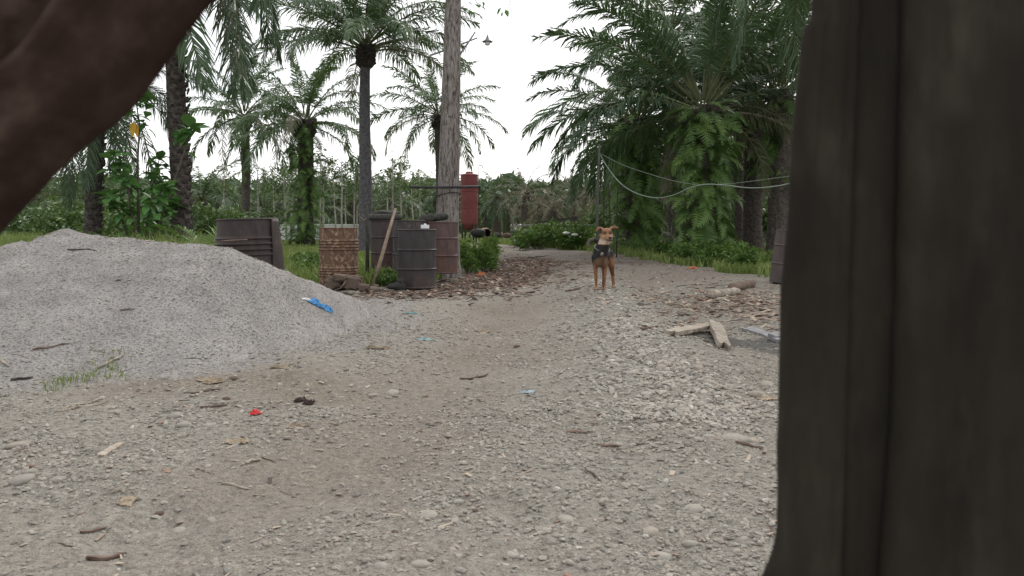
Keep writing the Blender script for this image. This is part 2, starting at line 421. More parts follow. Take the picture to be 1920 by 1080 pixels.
CREST = [(-500, 500, 8.4), (-300, 485, 8.1), (-60, 474, 7.75), (0, 467, 7.7), (38, 452, 7.65), (62, 456, 7.6), (90, 443, 7.55), (112, 431, 7.5), (126, 430, 7.5), (150, 438, 7.45), (180, 443, 7.4), (215, 446, 7.35), (255, 449, 7.3),
         (300, 456, 7.25), (360, 458, 7.15), (400, 460, 7.1), (440, 468, 7.1), (480, 485, 7.15), (530, 507, 7.3), (580, 525, 7.6), (620, 540, 7.9), (660, 557, 8.3), (700, 572, 8.9), (722, 581, 9.3)]
_cp = [at(*c) for c in CREST]
CX = np.array([p.x for p in _cp]); CY = np.array([p.y for p in _cp]); CZ = np.array([p.z for p in _cp])
FX = np.array([-9, -6, -3.25, -2.7, -2.07, -1.75, -1.55, -1.42, -1.35]); FY = np.array([4.4, 4.5, 5.0, 5.3, 5.6, 6.1, 6.7, 7.6, 8.6])
def pile_h(X, Y):
    X = np.asarray(X, float); Y = np.asarray(Y, float)
    yc = np.interp(X, CX, CY); hc = np.interp(X, CX, CZ); yf = np.interp(X, FX, FY) + (fbm(X * 1.7, Y * 0.4, 43) - 0.5) * 0.7
    yc = yc + (fbm(X * 1.3, Y * 0, 41) - 0.5) * 0.12
    hc = np.where(X < CX[0], hc * sstep(-9.5, CX[0], X), hc)
    hc = np.where(X > CX[-1], -0.3, hc)
    t = np.clip((Y - yf) / np.maximum(yc - yf, 0.2), -0.4, 1)
    front = np.where(t > 0, hc * (0.55 * t + 0.45 * np.sin(np.clip(t, 0, 1) * math.pi / 2) ** 2 * 1.0), t * 0.5)
    bw = hc / 0.58 + 0.25
    u = np.clip((Y - yc) / bw, 0, 1.5)
    back = hc * (1 - u ** 1.25) - 0.06 * (u > 1)
    z = np.where(Y <= yc, front, back)
    s = np.clip(z / 0.3, 0, 1)
    z = z + s * ((fbm(X * 1.8, Y * 1.8, 51) - 0.5) * 0.15 * np.clip(1 - t * 0.75, 0.25, 1) + (fbm(X * 6, Y * 6, 52, 5) - 0.5) * 0.055)
    return z
def surf(X, Y): return np.maximum(gh(X, Y), np.where((np.asarray(Y) > 4.2) & (np.asarray(Y) < 11) & (np.asarray(X) < -1.2), pile_h(X, Y), -9))
def ground_at(x, y, dmax=60):
    "where the photo pixel's ray meets the ground"
    D = np.geomspace(1.8, dmax, 900); X = (x - HX) / F * D; Z = CH - (y - HY) / F * D
    s = surf(X, D); k = np.argmax(Z < s)
    if not (Z < s).any(): k = len(D) - 1
    return Vector((X[k], D[k], s[k]))
def on(x, D):
    "point on the ground in photo column x at distance D"
    X = (x - HX) / F * D
    return Vector((X, D, float(surf(X, D))))

def build_ground():
    def axis(lo, hi, d0, g, c=0.0):
        a = [c]; d = d0
        while a[-1] < hi: a.append(a[-1] + d); d = max(d0, d0 + g * max(0, a[-1] - c - 2.0))
        b = [c]; d = d0
        while b[-1] > lo: b.append(b[-1] - d); d = max(d0, d0 + g * max(0, c - b[-1] - 2.0))
        return np.array(b[::-1][:-1] + a)
    xs = axis(-420, 420, 0.03, 0.017); 
    ys = [1.2]; 
    while ys[-1] < 520: ys.append(ys[-1] + 0.026 + 0.013 * max(0, ys[-1] - 2.5))
    ys = np.array([-60, -30, -15, -8, -4, -2, -1, -0.4, 0.1, 0.5, 0.8, 1.0] + ys)
    X, Y = np.meshgrid(xs, ys)
    Z = gh(X, Y)
    V = np.stack([X, Y, Z], -1).reshape(-1, 3)
    ny, nx = X.shape
    i = np.arange(ny * nx).reshape(ny, nx)
    Fq = np.stack([i[:-1, :-1], i[:-1, 1:], i[1:, 1:], i[1:, :-1]], -1).reshape(-1, 4)
    dirt = np.maximum(np.exp(-(seg_dist(X, Y, TRACK1) / 0.75) ** 2), 0.75 * np.exp(-(seg_dist(X, Y, TRACK2) / 0.6) ** 2)) * 0.5
    dirt = np.maximum(dirt, 0.6 * np.exp(-(seg_dist(X, Y, [(-2.2, 4.9), (-1.5, 5.1), (-1.1, 4.6)]) / 0.5) ** 2))
    dirt = np.clip(dirt + (fbm(X * 0.6, Y * 0.6, 61) - 0.5) * 1.1, 0, 1)
    dirt = np.maximum(dirt, sstep(10, 14, Y) * (0.35 + 0.5 * fbm(X * 1.1, Y * 1.1, 63)))
    hum = np.exp(-(seg_dist(X, Y, [(-1.9, 10.4), (-1.0, 12.0), (-0.3, 14.0), (0.2, 18.0), (0.6, 24)]) / (0.75)) ** 2)
    hum = np.maximum(hum, 0.45 * np.exp(-(seg_dist(X, Y, [(3.0, 9.6), (3.4, 11.6)]) / 0.8) ** 2))
    hum = np.maximum(hum, 0.55 * np.exp(-(seg_dist(X, Y, [(0.5, 22), (3.0, 21)]) / 1.2) ** 2))
    ash = 1.15 * np.exp(-(seg_dist(X, Y, ASH) / 0.45) ** 2)
    gm = grass_mask(X, Y)
    me = mesh_np("ground", V, Fq, M['ground'], attrs={"sand": (np.maximum(sstep(0.9, 0.0, np.interp(X, FX, FY) - Y) * sstep(-0.9, -1.5, X), 0.7 * np.exp(-(seg_dist(X, Y, [(-1.5, 6.4), (-1.15, 8.6)]) / 0.5) ** 2)) * (Y < 11)).ravel(), "dirt": dirt.ravel(), "humus": hum.ravel(), "ash": ash.ravel(), "grass": gm.ravel()})
    tag(link("ground", me), kind="structure")
build_ground()

def build_pile():
    xs = np.arange(-8.6, -1.2, 0.03); ys = np.arange(4.3, 10.6, 0.03)
    X, Y = np.meshgrid(xs, ys); Z = pile_h(X, Y); G = gh(X, Y)
    keep = Z > G - 0.025
    ny, nx = X.shape; i = np.arange(ny * nx).reshape(ny, nx)
    fk = keep[:-1, :-1] | keep[:-1, 1:] | keep[1:, 1:] | keep[1:, :-1]
    Fq = np.stack([i[:-1, :-1], i[:-1, 1:], i[1:, 1:], i[1:, :-1]], -1)[fk]
    used = np.unique(Fq); remap = np.full(ny * nx, -1); remap[used] = np.arange(len(used))
    V = np.stack([X, Y, np.maximum(Z, G - 0.06)], -1).reshape(-1, 3)[used]
    o = link("sand_pile", mesh_np("sand_pile", V, remap[Fq], M['sand']))
    tag(o, "long heap of grey sand with a small peak, in front of the leaning drum", "sand pile")
build_pile()

# loose gravel: one mass of small stones
ICO = []
def _ico():
    t = (1 + 5 ** 0.5) / 2
    v = np.array([(-1, t, 0), (1, t, 0), (-1, -t, 0), (1, -t, 0), (0, -1, t), (0, 1, t), (0, -1, -t), (0, 1, -t), (t, 0, -1), (t, 0, 1), (-t, 0, -1), (-t, 0, 1)], float)
    f = np.array([(0, 11, 5), (0, 5, 1), (0, 1, 7), (0, 7, 10), (0, 10, 11), (1, 5, 9), (5, 11, 4), (11, 10, 2), (10, 7, 6), (7, 1, 8), (3, 9, 4), (3, 4, 2), (3, 2, 6), (3, 6, 8), (3, 8, 9), (4, 9, 5), (2, 4, 11), (6, 2, 10), (8, 6, 7), (9, 8, 1)])
    return v / np.linalg.norm(v[0]), f
IV, IF = _ico()
STONE_COLS = np.array([(0.275, 0.250, 0.214), (0.245, 0.224, 0.195), (0.31, 0.286, 0.250), (0.20, 0.184, 0.162), (0.28, 0.238, 0.195), (0.40, 0.378, 0.34), (0.09, 0.083, 0.076)])
def scatter_stones(rs, X, Y, rad, z=None, sink=0.34, flat=0.58):
    n = len(X); Z = surf(X, Y) if z is None else z
    V = np.repeat(IV[None], n, 0) * (1 + rs.uniform(-0.32, 0.32, (n, 12, 1)))
    sc = np.stack([rad * rs.uniform(0.7, 1.9, n), rad * rs.uniform(0.6, 1.2, n), rad * flat * rs.uniform(0.7, 1.3, n)], -1)
    V = V * sc[:, None, :]
    tl = rs.uniform(-0.4, 0.4, n); c, s = np.cos(tl)[:, None], np.sin(tl)[:, None]
    V = np.stack([V[..., 0] * c - V[..., 2] * s, V[..., 1], V[..., 0] * s + V[..., 2] * c], -1)
    a = rs.uniform(0, 6.28, n); c, s = np.cos(a)[:, None], np.sin(a)[:, None]
    V = np.stack([V[..., 0] * c - V[..., 1] * s, V[..., 0] * s + V[..., 1] * c, V[..., 2]], -1)
    V += np.stack([X, Y, Z + sc[:, 2] * (1 - 2 * sink) * 0.6], -1)[:, None, :]
    Fa = IF[None] + (np.arange(n) * 12)[:, None, None]
    col = STONE_COLS[rs.choice(len(STONE_COLS), n, p=[.32, .22, .16, .12, .12, .02, .04])] * rs.uniform(0.8, 1.15, (n, 1))
    col = col * (1 + 0.22 * np.exp(-(seg_dist(X, Y, RIDGE) / 0.5) ** 2))[:, None]            # washed, paler stones on the ridge
    return V.reshape(-1, 3), Fa.reshape(-1, 3), np.repeat(col, 12, 0)
def build_gravel():
    rs = np.random.RandomState(4); parts = []
    def wedge(n, d0, d1):
        D = np.sqrt(rs.uniform(d0 ** 2, d1 ** 2, n)); return rs.uniform(-0.72, 0.5, n) * D, D
    for n, d0, d1, r0, r1 in ((62000, 1.9, 4.4, 0.0024, 0.0125), (52000, 4.0, 7.5, 0.004, 0.016), (27000, 7.0, 13, 0.008, 0.021), (5000, 13, 26, 0.015, 0.035)):
        X, Y = wedge(n, d0, d1)
        dens = sstep(0.40, 0.60, fbm(X * 1.2, Y * 1.2, 71)) * sstep(0.25, 0.5, fbm(X * 5, Y * 5, 72)) * 0.60 + 0.22
        dens *= 1 - 0.75 * np.exp(-(seg_dist(X, Y, TRACK1) / 0.4) ** 2)
        dens = np.maximum(dens, 0.95 * np.exp(-(seg_dist(X, Y, RIDGE) / 0.5) ** 2))
        dens *= 1 - 0.85 * np.exp(-(seg_dist(X, Y, ASH) / 0.42) ** 2)
        ph = np.where((X < -1.2) & (Y > 4.3) & (Y < 10.6), pile_h(X, Y) - gh(X, Y), -1)
        dens = np.where(ph > 0.02, 0.2 + 0.6 * sstep(.4, .6, fbm(X * 2, Y * 2, 73)), dens)
        keep = (rs.uniform(0, 1, n) < dens) & (grass_mask(X, Y) < 0.4)
        X, Y = X[keep], Y[keep]
        rad = r0 + (r1 - r0) * rs.uniform(0, 1, len(X)) ** 3.6
        rad = np.where(ph[keep] > 0.02, rad * 0.62, rad)
        rad = rad * (1 + 0.6 * np.exp(-(seg_dist(X, Y, RIDGE) / 0.5) ** 2))
        parts.append(scatter_stones(rs, X, Y, rad))
    off = 0; Vs, Fs, Cs = [], [], []
    for v, f, c in parts: Vs.append(v); Fs.append(f + off); Cs.append(c); off += len(v)
    o = link("gravel", mesh_np("gravel", np.concatenate(Vs), np.concatenate(Fs), M['stone'], attrs={"col": np.concatenate(Cs)}, smooth=False))
    tag(o, "loose grey gravel spread over the track", "gravel", kind="stuff")
build_gravel()

# cobbles big enough to pick out
def build_cobbles():
    rs = np.random.RandomState(9); meshes = []
    import bmesh
    for k in range(6):
        bm = bmesh.new(); bmesh.ops.create_icosphere(bm, subdivisions=2, radius=1)
        off = rs.uniform(0, 9, 3)
        for v in bm.verts:
            n = float(fbm(v.co.x * 1.1 + off[0] + v.co.z, v.co.y * 1.1 + off[1] - v.co.z, 80 + k, 3))
            v.co *= 0.78 + 0.45 * n
            v.co.z *= 0.42
        me = bpy.data.meshes.new("cobble"); bm.to_mesh(me); bm.free()
        c = STONE_COLS[[0, 0, 4, 1, 4, 2][k]] * 0.92
        a = me.attributes.new("col", 'FLOAT_COLOR', 'POINT')
        a.data.foreach_set("color", np.tile(np.array([*c, 1.0], np.float32), len(me.vertices)))
        me.polygons.foreach_set("use_smooth", [True] * len(me.polygons)); me.materials.append(M['stone'])
        meshes.append(me)
    spec = [(1375, 822, 30), (1330, 818, 16), (1410, 826, 18), (790, 1058, 26), (800, 965, 24), (1215, 738, 15), (1225, 800, 14), (1065, 975, 22), (1030, 865, 12), (1190, 690, 14), (1180, 700, 18), (1240, 690, 16), (1150, 672, 14), (1222, 998, 24), (1240, 1045, 22),
            (1300, 955, 22), (1090, 640, 11), (1105, 620, 10), (1120, 655, 12), (1140, 625, 11), (1075, 610, 10), (1200, 760, 13), (1285, 690, 12), (1330, 720, 15), (330, 780, 18), (395, 798, 20), (345, 797, 15), (205, 765, 18), (215, 775, 15), (30, 835, 24), (40, 900, 26), (110, 900, 18),
            (335, 995, 16), (715, 1062, 16), (60, 885, 18), (735, 738, 16), (700, 742, 12), (905, 625, 14), (935, 635, 12), (640, 745, 9), (1420, 740, 22), (1440, 720, 18), (1390, 760, 14), (1310, 690, 14), (560, 805, 12), (1295, 1020, 18), (1390, 1010, 16), (960, 1040, 14), (250, 790, 12), (860, 940, 11), (1170, 940, 12), (1110, 600, 9), (1165, 590, 8)]
    for i, (x, y, w) in enumerate(spec):
        p = ground_at(x, y); r = w / F * p.y * 0.95
        o = link("cobble", meshes[rs.randint(6)], None, (p.x, p.y, p.z - r * 0.10), (rs.uniform(-.15, .15), rs.uniform(-.15, .15), rs.uniform(0, 6.28)), (r, r * rs.uniform(.7, 1), r * rs.uniform(.7, 1.1)))
        tag(o, "rounded grey river stone bedded in the gravel track", "stone", "river stones bedded in the track")
build_cobbles()

# ------------------------------------------------------------------ palm building blocks
def frond_mesh(name, L, elev, bend, n, ll, lw, seed, droop=0.5, petiole=0.17, mats=None, segs=14, fluffy=0.4, tri=False, rad=0.035, miss=0.0):
    rs = np.random.RandomState(seed); mb = MB()
    s = np.linspace(0, 1, segs + 1)
    th = np.maximum(np.radians(elev - bend * s ** 1.4), R(-86))
    sway = rs.uniform(-0.12, 0.12) * L
    P = np.zeros((segs + 1, 3))
    for i in range(segs):
        t = (th[i] + th[i + 1]) / 2
        P[i + 1] = P[i] + np.array([math.cos(t), 0, math.sin(t)]) * L / segs
    P[:, 1] += sway * s ** 2
    mb.tube([tuple(p) for p in P], [rad * (1 - q) ** 0.8 + 0.005 for q in s], 4, 1)
    for side in (-1, 1):
        for k in range(n):
            if miss and rs.uniform() < miss: continue
            u = (k + rs.uniform(0.2, 0.8)) / n
            sk = petiole + (1 - petiole) * u
            fi = sk * segs; i = min(int(fi), segs - 1); w = fi - i
            p0 = P[i] * (1 - w) + P[i + 1] * w
            T = P[i + 1] - P[i]; T /= np.linalg.norm(T)
            U = np.array([-T[2], 0, T[0]])
            S = np.array([0, side, 0.0])
            l = ll * (0.42 + 0.58 * math.sin(math.pi * min(1, 0.14 + u * 0.83))) * rs.uniform(0.82, 1.1)
            if u > 0.9: l *= 0.75
            a = R(66 - 40 * u + rs.uniform(-8, 8))
            d = S * math.sin(a) + T * math.cos(a) + U * (rs.uniform(-fluffy, fluffy) + 0.10)
            d /= np.linalg.norm(d)
            dz = np.array([0, 0, -1.0]); dp = droop * rs.uniform(0.6, 1.4)
            p1 = p0 + d * l * 0.5 + dz * l * 0.10 * dp
            p2 = p0 + d * l * (1 - 0.2 * dp) + dz * l * 0.55 * dp
            W = T - d * np.dot(T, d); W /= (np.linalg.norm(W) + 1e-6)
            N = np.cross(d, W); tw = rs.uniform(-0.7, 0.7)
            W = (W * math.cos(tw) + N * math.sin(tw)) * lw
            if tri: mb.add([p0 - W * .5, p0 + W * .5, p2], [(0, 1, 2)], 0)
            else: mb.add([p0 - W * .3, p0 + W * .3, p1 + W * .5, p1 - W * .5, p2], [(0, 1, 2, 3), (3, 2, 4)], 0)
    return mb.mesh(name, mats or [M['palm'], M['rachis']], False)

ELEVS = [82, 68, 52, 36, 20, 2, -18, -40]
def frond_set(L, n, ll, lw, seed, mats, droop=0.5, bendk=1.0, **kw):
    out = []
    for i, e in enumerate(ELEVS):
        out.append([frond_mesh("frond", L * (0.85 if e > 75 else 1.0), e, (50 + (82 - e) * 0.35) * bendk, n, ll, lw, seed + i * 7 + v, droop, mats=mats, **kw) for v in range(2)])
    return out
SET_NEAR = frond_set(5.3, 92, 0.92, 0.056, 100, [M['palm_near'], M['rachis']], 0.65, miss=0.08, fluffy=0.32)
SET_MID = frond_set(5.0, 92, 0.95, 0.045, 200, [M['palm'], M['rachis']], 0.9, 0.98)
SET_DROOP = frond_set(5.2, 96, 0.92, 0.043, 300, [M['palm_near'], M['rachis']], 0.95, 1.25)
SET_DRY = frond_set(4.6, 70, 0.7, 0.042, 450, [M['palm_dry'], M['rachis_dry']], 0.9, 1.2, miss=0.25)
SET_SPARSE = frond_set(4.4, 66, 0.80, 0.058, 400, [M['palm'], M['rachis']], 0.9, 1.02, miss=0.12)

def fern_mesh(L, seed):
    rs = np.random.RandomState(seed); mb = MB(); n = 15
    pts = []; p = np.zeros(3); th = R(30)
    for i in range(n + 1):
        pts.append(p.copy()); th -= R(118) / n; th = max(th, R(-84))
        p = p + np.array([math.cos(th), 0, math.sin(th)]) * L / n
    mb.tube([tuple(q) for q in pts[::3]], 0.004, 3, 0)
    for i in range(1, n + 1):
        T = pts[i] - pts[i - 1]; T /= np.linalg.norm(T)
        l = L * 0.24 * math.sin(math.pi * (0.1 + 0.86 * i / n)) + 0.02
        for s in (-1, 1):
            d = np.array([0, s, 0]) + T * 0.45 + np.array([0, 0, rs.uniform(-.3, .1)]); d /= np.linalg.norm(d)
            w = T * L / n * 0.48
            mb.add([pts[i] - w, pts[i] + w, pts[i] + d * l + w * 0.3], [(0, 1, 2)])
    return mb.mesh("fern_frond", M['fern'], False)
FERNS = [fern_mesh(0.75, k) for k in range(5)]

def leafbase_mesh(seed):
    rs = np.random.RandomState(seed); mb = MB()
    w, h, d = 0.10, 0.15, 0.085                          # upward-pointing wedge, local +x is outward
    v = [(-0.02, -w, -h * .5), (-0.02, w, -h * .5), (0.035, w * .75, -h * .3), (0.035, -w * .75, -h * .3),
         (d, w * .45 + rs.uniform(-.02, .02), h * .45), (d, -w * .45, h * .45 + rs.uniform(-.02, .02)), (d * .45, w * .4, h * .6), (d * .45, -w * .4, h * .6), (-0.02, -w * .7, h * .4), (-0.02, w * .7, h * .4)]
    f = [(0, 3, 2, 1), (3, 5, 4, 2), (5, 7, 6, 4), (7, 8, 9, 6), (0, 8, 7, 5, 3), (1, 2, 4, 6, 9)]
    mb.add(v, f)
    return mb.mesh("leaf_base", M['leaf_base'], False)
BASES = [leafbase_mesh(k) for k in range(4)]

def trunk_mesh(p0, p1, r0, r1, mat, seed, flare=1.35, rings=None, amp=0.10, n=20, bulge=0.25):
    H = (p1 - p0).length; rings = rings or max(20, int(H / 0.085)); mb = MB(); v = []
    t = np.linspace(0, 1, rings); a = np.linspace(0, 2 * math.pi, n, endpoint=False)
    A, TT = np.meshgrid(a, t)
    r = r0 + (r1 - r0) * TT + r0 * (flare - 1) * np.exp(-TT * H / 0.35) + r1 * bulge * np.exp(-((1 - TT) * H / 0.45) ** 2)
    u = A / (2 * math.pi) * 7; z = TT * H / 0.26
    pat = np.maximum(np.abs(((u + z) % 1) - 0.5), np.abs(((u - z) % 1) - 0.5)) * 2
    r = r * (1 + amp * (pat - 0.7) + amp * 1.4 * (fbm(np.cos(A) * 2 + TT * H * 3.1, np.sin(A) * 2 + TT * H * 4, seed) - 0.5))
    wob = 0.05 * H * 0.15
    cx = p0.x + (p1.x - p0.x) * TT + wob * np.sin(TT * 3.1 + seed) * TT * (1 - TT) * 4
    cy = p0.y + (p1.y - p0.y) * TT; cz = p0.z + (p1.z - p0.z) * TT
    V = np.stack([cx + r * np.cos(A), cy + r * np.sin(A), cz], -1).reshape(-1, 3)
    i = np.arange(rings * n).reshape(rings, n); j = np.roll(i, -1, 1)
    return mesh_np("trunk", V, np.stack([i[:-1], j[:-1], j[1:], i[1:]], -1).reshape(-1, 4), mat)

def oil_palm(label, base, crown, r0, r1, fset, nf, seed, group=None, scale=1.0, emin=-40, emax=85, ferns=0, fern_r=(0, 1), fern_s=1.0, bases=0, bark='palm_bark', skip=None, stubs=26, yaw0=0.0):
    rs = np.random.RandomState(seed)
    t = empty("oil_palm", base, label, "palm tree", group)
    b0 = Vector((0, 0, -0.05)); c = Vector(crown) - Vector(base); H = c.z
    link("trunk", trunk_mesh(b0, c, r0, r1, M[bark], seed), t)
    for i in range(nf):
        u = (i + 0.5) / nf
        e = emax - (emax - emin) * u ** 0.9 + rs.uniform(-6, 6)
        k = int(np.argmin([abs(e - q) for q in ELEVS]))
        yaw = yaw0 + i * 2.39996 + rs.uniform(-0.15, 0.15)
        if skip and skip(yaw % (2 * math.pi), e): continue
        sc = scale * rs.uniform(0.88, 1.08)
        off = Vector((math.cos(yaw), math.sin(yaw), 0)) * r1 * 0.55 + Vector((0, 0, 0.28 * (1 - 2 * u) * scale))
        fs = SET_DRY if (u > 0.72 and rs.uniform() < 0.22) else fset
        link("frond", fs[k][rs.randint(2)], t, c + off, (rs.uniform(-.35, .35), R(ELEVS[k] - e) * 0.6, yaw), (sc, sc, sc)).rotation_mode = 'XYZ'
    for i in range(stubs):
        a = i * 2.39996; z = c.z - 0.08 - 0.75 * (i / max(1, stubs)) * scale
        rr = r1 * 1.05
        link("leaf_base", BASES[i % 4], t, (c.x * z / H + rr * math.cos(a), c.y * z / H + rr * math.sin(a), z), (0, R(rs.uniform(10, 45)), a), (1.5, 1.2, 1.9))
    for i in range(bases):
        a = i * 2.39996; q = (i + 0.5) / bases; z = 0.1 + (H - 0.6) * q
        rr = (r0 + (r1 - r0) * q) * 0.97
        s = rs.uniform(0.55, 0.9)
        link("leaf_base", BASES[rs.randint(4)], t, (c.x * q + rr * math.cos(a), c.y * q + rr * math.sin(a), z), (rs.uniform(-.2, .2), R(rs.uniform(-5, 20)), a), (s * .6, s, s * rs.uniform(.8, 1.2)))
    for i in range(ferns):
        q = fern_r[0] + (fern_r[1] - fern_r[0]) * ((i + rs.uniform()) / ferns)
        a = rs.normal(-1.57, 1.0) if i % 4 else rs.uniform(0, 6.28); rr = (r0 + (r1 - r0) * q) * 0.95; s = fern_s * rs.uniform(0.5, 1.45)
        link("fern_frond", FERNS[rs.randint(5)], t, (c.x * q + rr * math.cos(a), c.y * q + rr * math.sin(a), H * q + 0.05), (rs.uniform(-.8, .8), rs.uniform(-.7, .6), a + rs.uniform(-.6, .6)), (s, s * rs.uniform(.7, 1.2), s))
    return t
def palm_px(label, bx, D, cx, cy, r0, r1, fset, nf, seed, **kw):
    b = on(bx, D); c = at(cx, cy, D)
    return oil_palm(label, b, c, r0, r1, fset, nf, seed, **kw)

# ------------------------------------------------------------------ the palms one can tell apart
def pruned(e_lim, half=0.9):
    "harvested palms: low fronds cut away on the side of the track"
    return lambda yaw, e: e < e_lim and abs(yaw - 1.5 * math.pi) < half
palm_px("big oil palm with a fern-covered trunk standing right of the dog", 1312, 23, 1318, 200, 0.38, 0.36, SET_NEAR, 46, 1, scale=0.98, emin=-6, ferns=295, fern_r=(0.02, 0.98), fern_s=1.12, yaw0=0.4, skip=pruned(42, 1.0))
palm_px("oil palm with drooping fronds whose fern-clad trunk rises behind the dog", 1195, 29, 1195, 225, 0.40, 0.38, SET_NEAR, 30, 2, scale=0.85, emin=-15, ferns=220, fern_r=(0.0, 0.98), fern_s=1.4, skip=pruned(30))
palm_px("dark oil palm trunk seen just right of the ferny palm", 1388, 31, 1388, 215, 0.25, 0.25, SET_NEAR, 26, 3, scale=0.95, emin=5, skip=pruned(30))
palm_px("dark oil palm trunk with flared foot, second right of the ferny palm", 1412, 29, 1415, 200, 0.34, 0.32, SET_NEAR, 26, 4, scale=0.95, emin=0, ferns=60, fern_r=(0.45, 0.95), skip=pruned(30))
palm_px("dark oil palm trunk beside the right-hand drum", 1458, 27, 1462, 170, 0.34, 0.32, SET_NEAR, 28, 5, scale=0.95, emin=-5, ferns=50, fern_r=(0.4, 0.95), skip=pruned(30))
palm_px("oil palm with long fronds hanging down next to the foreground post", 1610, 19, 1590, -150, 0.32, 0.3, SET_DROOP, 32, 6, scale=0.9, emin=-20)
palm_px("oil palm rising highest behind the big ferny palm", 1255, 34, 1255, 60, 0.3, 0.3, SET_NEAR, 30, 7, scale=0.95, emin=-10)
palm_px("oil palm with tall bare grey trunk left of the grey tree", 684, 26, 686, 84, 0.23, 0.155, SET_MID, 40, 8, scale=0.80, emin=8, bark='palm_bark_grey', stubs=60, yaw0=1.0)
palm_px("thick dark palm trunk with shaggy leaf scars behind the sand pile", 345, 17, 324, -170, 0.195, 0.185, SET_DROOP, 40, 9, scale=0.82, emin=-48, bases=290)
palm_px("dark palm trunk under hanging fronds at the far left", 172, 17.5, 186, 160, 0.16, 0.16, SET_DROOP, 26, 10, scale=0.52, emin=-50, bases=120)
palm_px("shorter palm with vine-wrapped trunk between the dark and the bare trunk", 574, 34, 572, 225, 0.34, 0.32, SET_SPARSE, 30, 11, scale=0.84, emin=-8, ferns=260, fern_r=(0, 0.97), fern_s=0.95)
palm_px("slender feathery palm just right of the shaggy dark trunk", 461, 38, 458, 215, 0.2, 0.2, SET_SPARSE, 30, 12, scale=0.82, emin=-20, ferns=40, fern_r=(0.5, 0.95), fern_s=.8)
palm_px("feathery palm half hidden behind the grey tree trunk", 824, 40, 822, 215, 0.2, 0.2, SET_SPARSE, 32, 13, scale=0.78, emin=-15)

# far palms: trunk and one crown each
def crown_mesh(seed, L, nf, n, ll, lw, emin, mats, droop=0.6, miss=0.0):
    rs = np.random.RandomState(seed); V = []; P3 = []; mi = []
    mb = MB()
    for i in range(nf):
        u = (i + .5) / nf; e = 82 - (82 - emin) * u + rs.uniform(-8, 8); yaw = i * 2.39996 + rs.uniform(-.2, .2)
        me = frond_mesh("tmp", L * rs.uniform(.8, 1.1), e, 50 + (82 - e) * 0.4, n, ll, lw, seed * 100 + i, droop, mats=mats, segs=7, tri=True, miss=miss)
        c, s = math.cos(yaw), math.sin(yaw)
        vs = [(v.co.x * c - v.co.y * s, v.co.x * s + v.co.y * c, v.co.z) for v in me.vertices]
        b = len(mb.v); mb.v.extend(vs)
        for p in me.polygons: mb.f.append(tuple(q + b for q in p.vertices)); mb.m.append(p.material_index)
        bpy.data.meshes.remove(me)
    return mb.mesh("crown", mats, False)
FARG = [M['palm_far'], M['rachis']]; FARD = [M['palm_dry'], M['rachis_dry']]
CROWN_G = [crown_mesh(500 + k, 3.6, 26, 30, 0.75, 0.085, -45, FARG) for k in range(3)]
CROWN_D = [crown_mesh(520 + k, 3.8, 24, 26, 0.6, 0.075, -75, FARD, 0.9, 0.25) for k in range(2)]
def far_palm(x, D, cy, kind, scale, label, group, seed):
    rs = np.random.RandomState(seed)
    b = on(x, D); c = at(x + rs.uniform(-4, 4), cy, D) - b
    t = empty("oil_palm", b, label, "palm tree", group)
    link("trunk", trunk_mesh(Vector((0, 0, -.1)), c, 0.3, 0.27, M['palm_bark'], seed, n=10, rings=14), t)
    link("crown", kind[rs.randint(len(kind))], t, c, (0, 0, rs.uniform(0, 6.28)), (scale, scale, scale))
def build_far_palms():
    rs = np.random.RandomState(77)
    far_palm(986, 55, 362, CROWN_D, 0.78, "tallest pale dried-out palm standing over the road's end", None, 1)
    far_palm(932, 58, 372, CROWN_G, 0.72, "small green palm just right of the red tank", None, 2)
    for i, (x, D, cy) in enumerate([(950, 64, 392), (1018, 60, 384), (1050, 66, 376), (1078, 58, 372), (1100, 64, 360), (905, 70, 392), (1005, 74, 388), (1035, 52, 395)]):
        far_palm(x, D, cy, CROWN_D if i % 3 != 2 else CROWN_G, 0.8, "drooping grey-green palm in the far row beyond the end of the road", "drooping far palms at the road's end", 20 + i)
    for i in range(30):
        x = -60 + i * 31 + rs.uniform(-14, 14); D = rs.uniform(52, 84); cy = rs.uniform(372, 402)
        far_palm(x, D, cy, CROWN_G, rs.uniform(0.9, 1.2), "low bushy palm in the far plantation row left of the track", "far plantation palms left of the track", 60 + i)
    for i in range(26):
        x = 1130 + i * 38 + rs.uniform(-10, 10); D = rs.uniform(40, 62); cy = rs.uniform(230, 330)
        far_palm(x, D, cy, CROWN_G, rs.uniform(0.95, 1.25), "green palm in the plantation rows behind the big ferny palm", "plantation palms behind the ferny palm", 120 + i)
build_far_palms()

def build_far_wood():
    rs = np.random.RandomState(5); n = 42000
    ang = rs.uniform(-0.85, 0.85, n); D = rs.uniform(95, 130, n); X = ang * D
    top = 3.6 + 2.6 * fbm(X * 0.06, D * 0.0, 91) + 1.6 * vnoise(X * 0.35, X * 0, 92) + np.where(ang > 0.12, 2.5, 0)
    Z = top * rs.uniform(0, 1, n) ** 0.6
    d = rs.normal(size=(n, 3)); d /= np.linalg.norm(d, axis=1, keepdims=True)
    e = np.cross(d, rs.normal(size=(n, 3))); e /= np.linalg.norm(e, axis=1, keepdims=True)
    c = np.stack([X, D, Z], -1); s = rs.uniform(0.45, 1.3, (n, 1))
    V = np.stack([c - d * s, c + e * s * 0.35, c + d * s, c - e * s * 0.35], 1).reshape(-1, 3)
    o = link("far_wood", mesh_np("far_wood", V, np.arange(4 * n).reshape(n, 4), M['palm_far'], smooth=False))
    tag(o, "distant green wood closing the view behind the palms", "wood", kind="stuff")
build_far_wood()

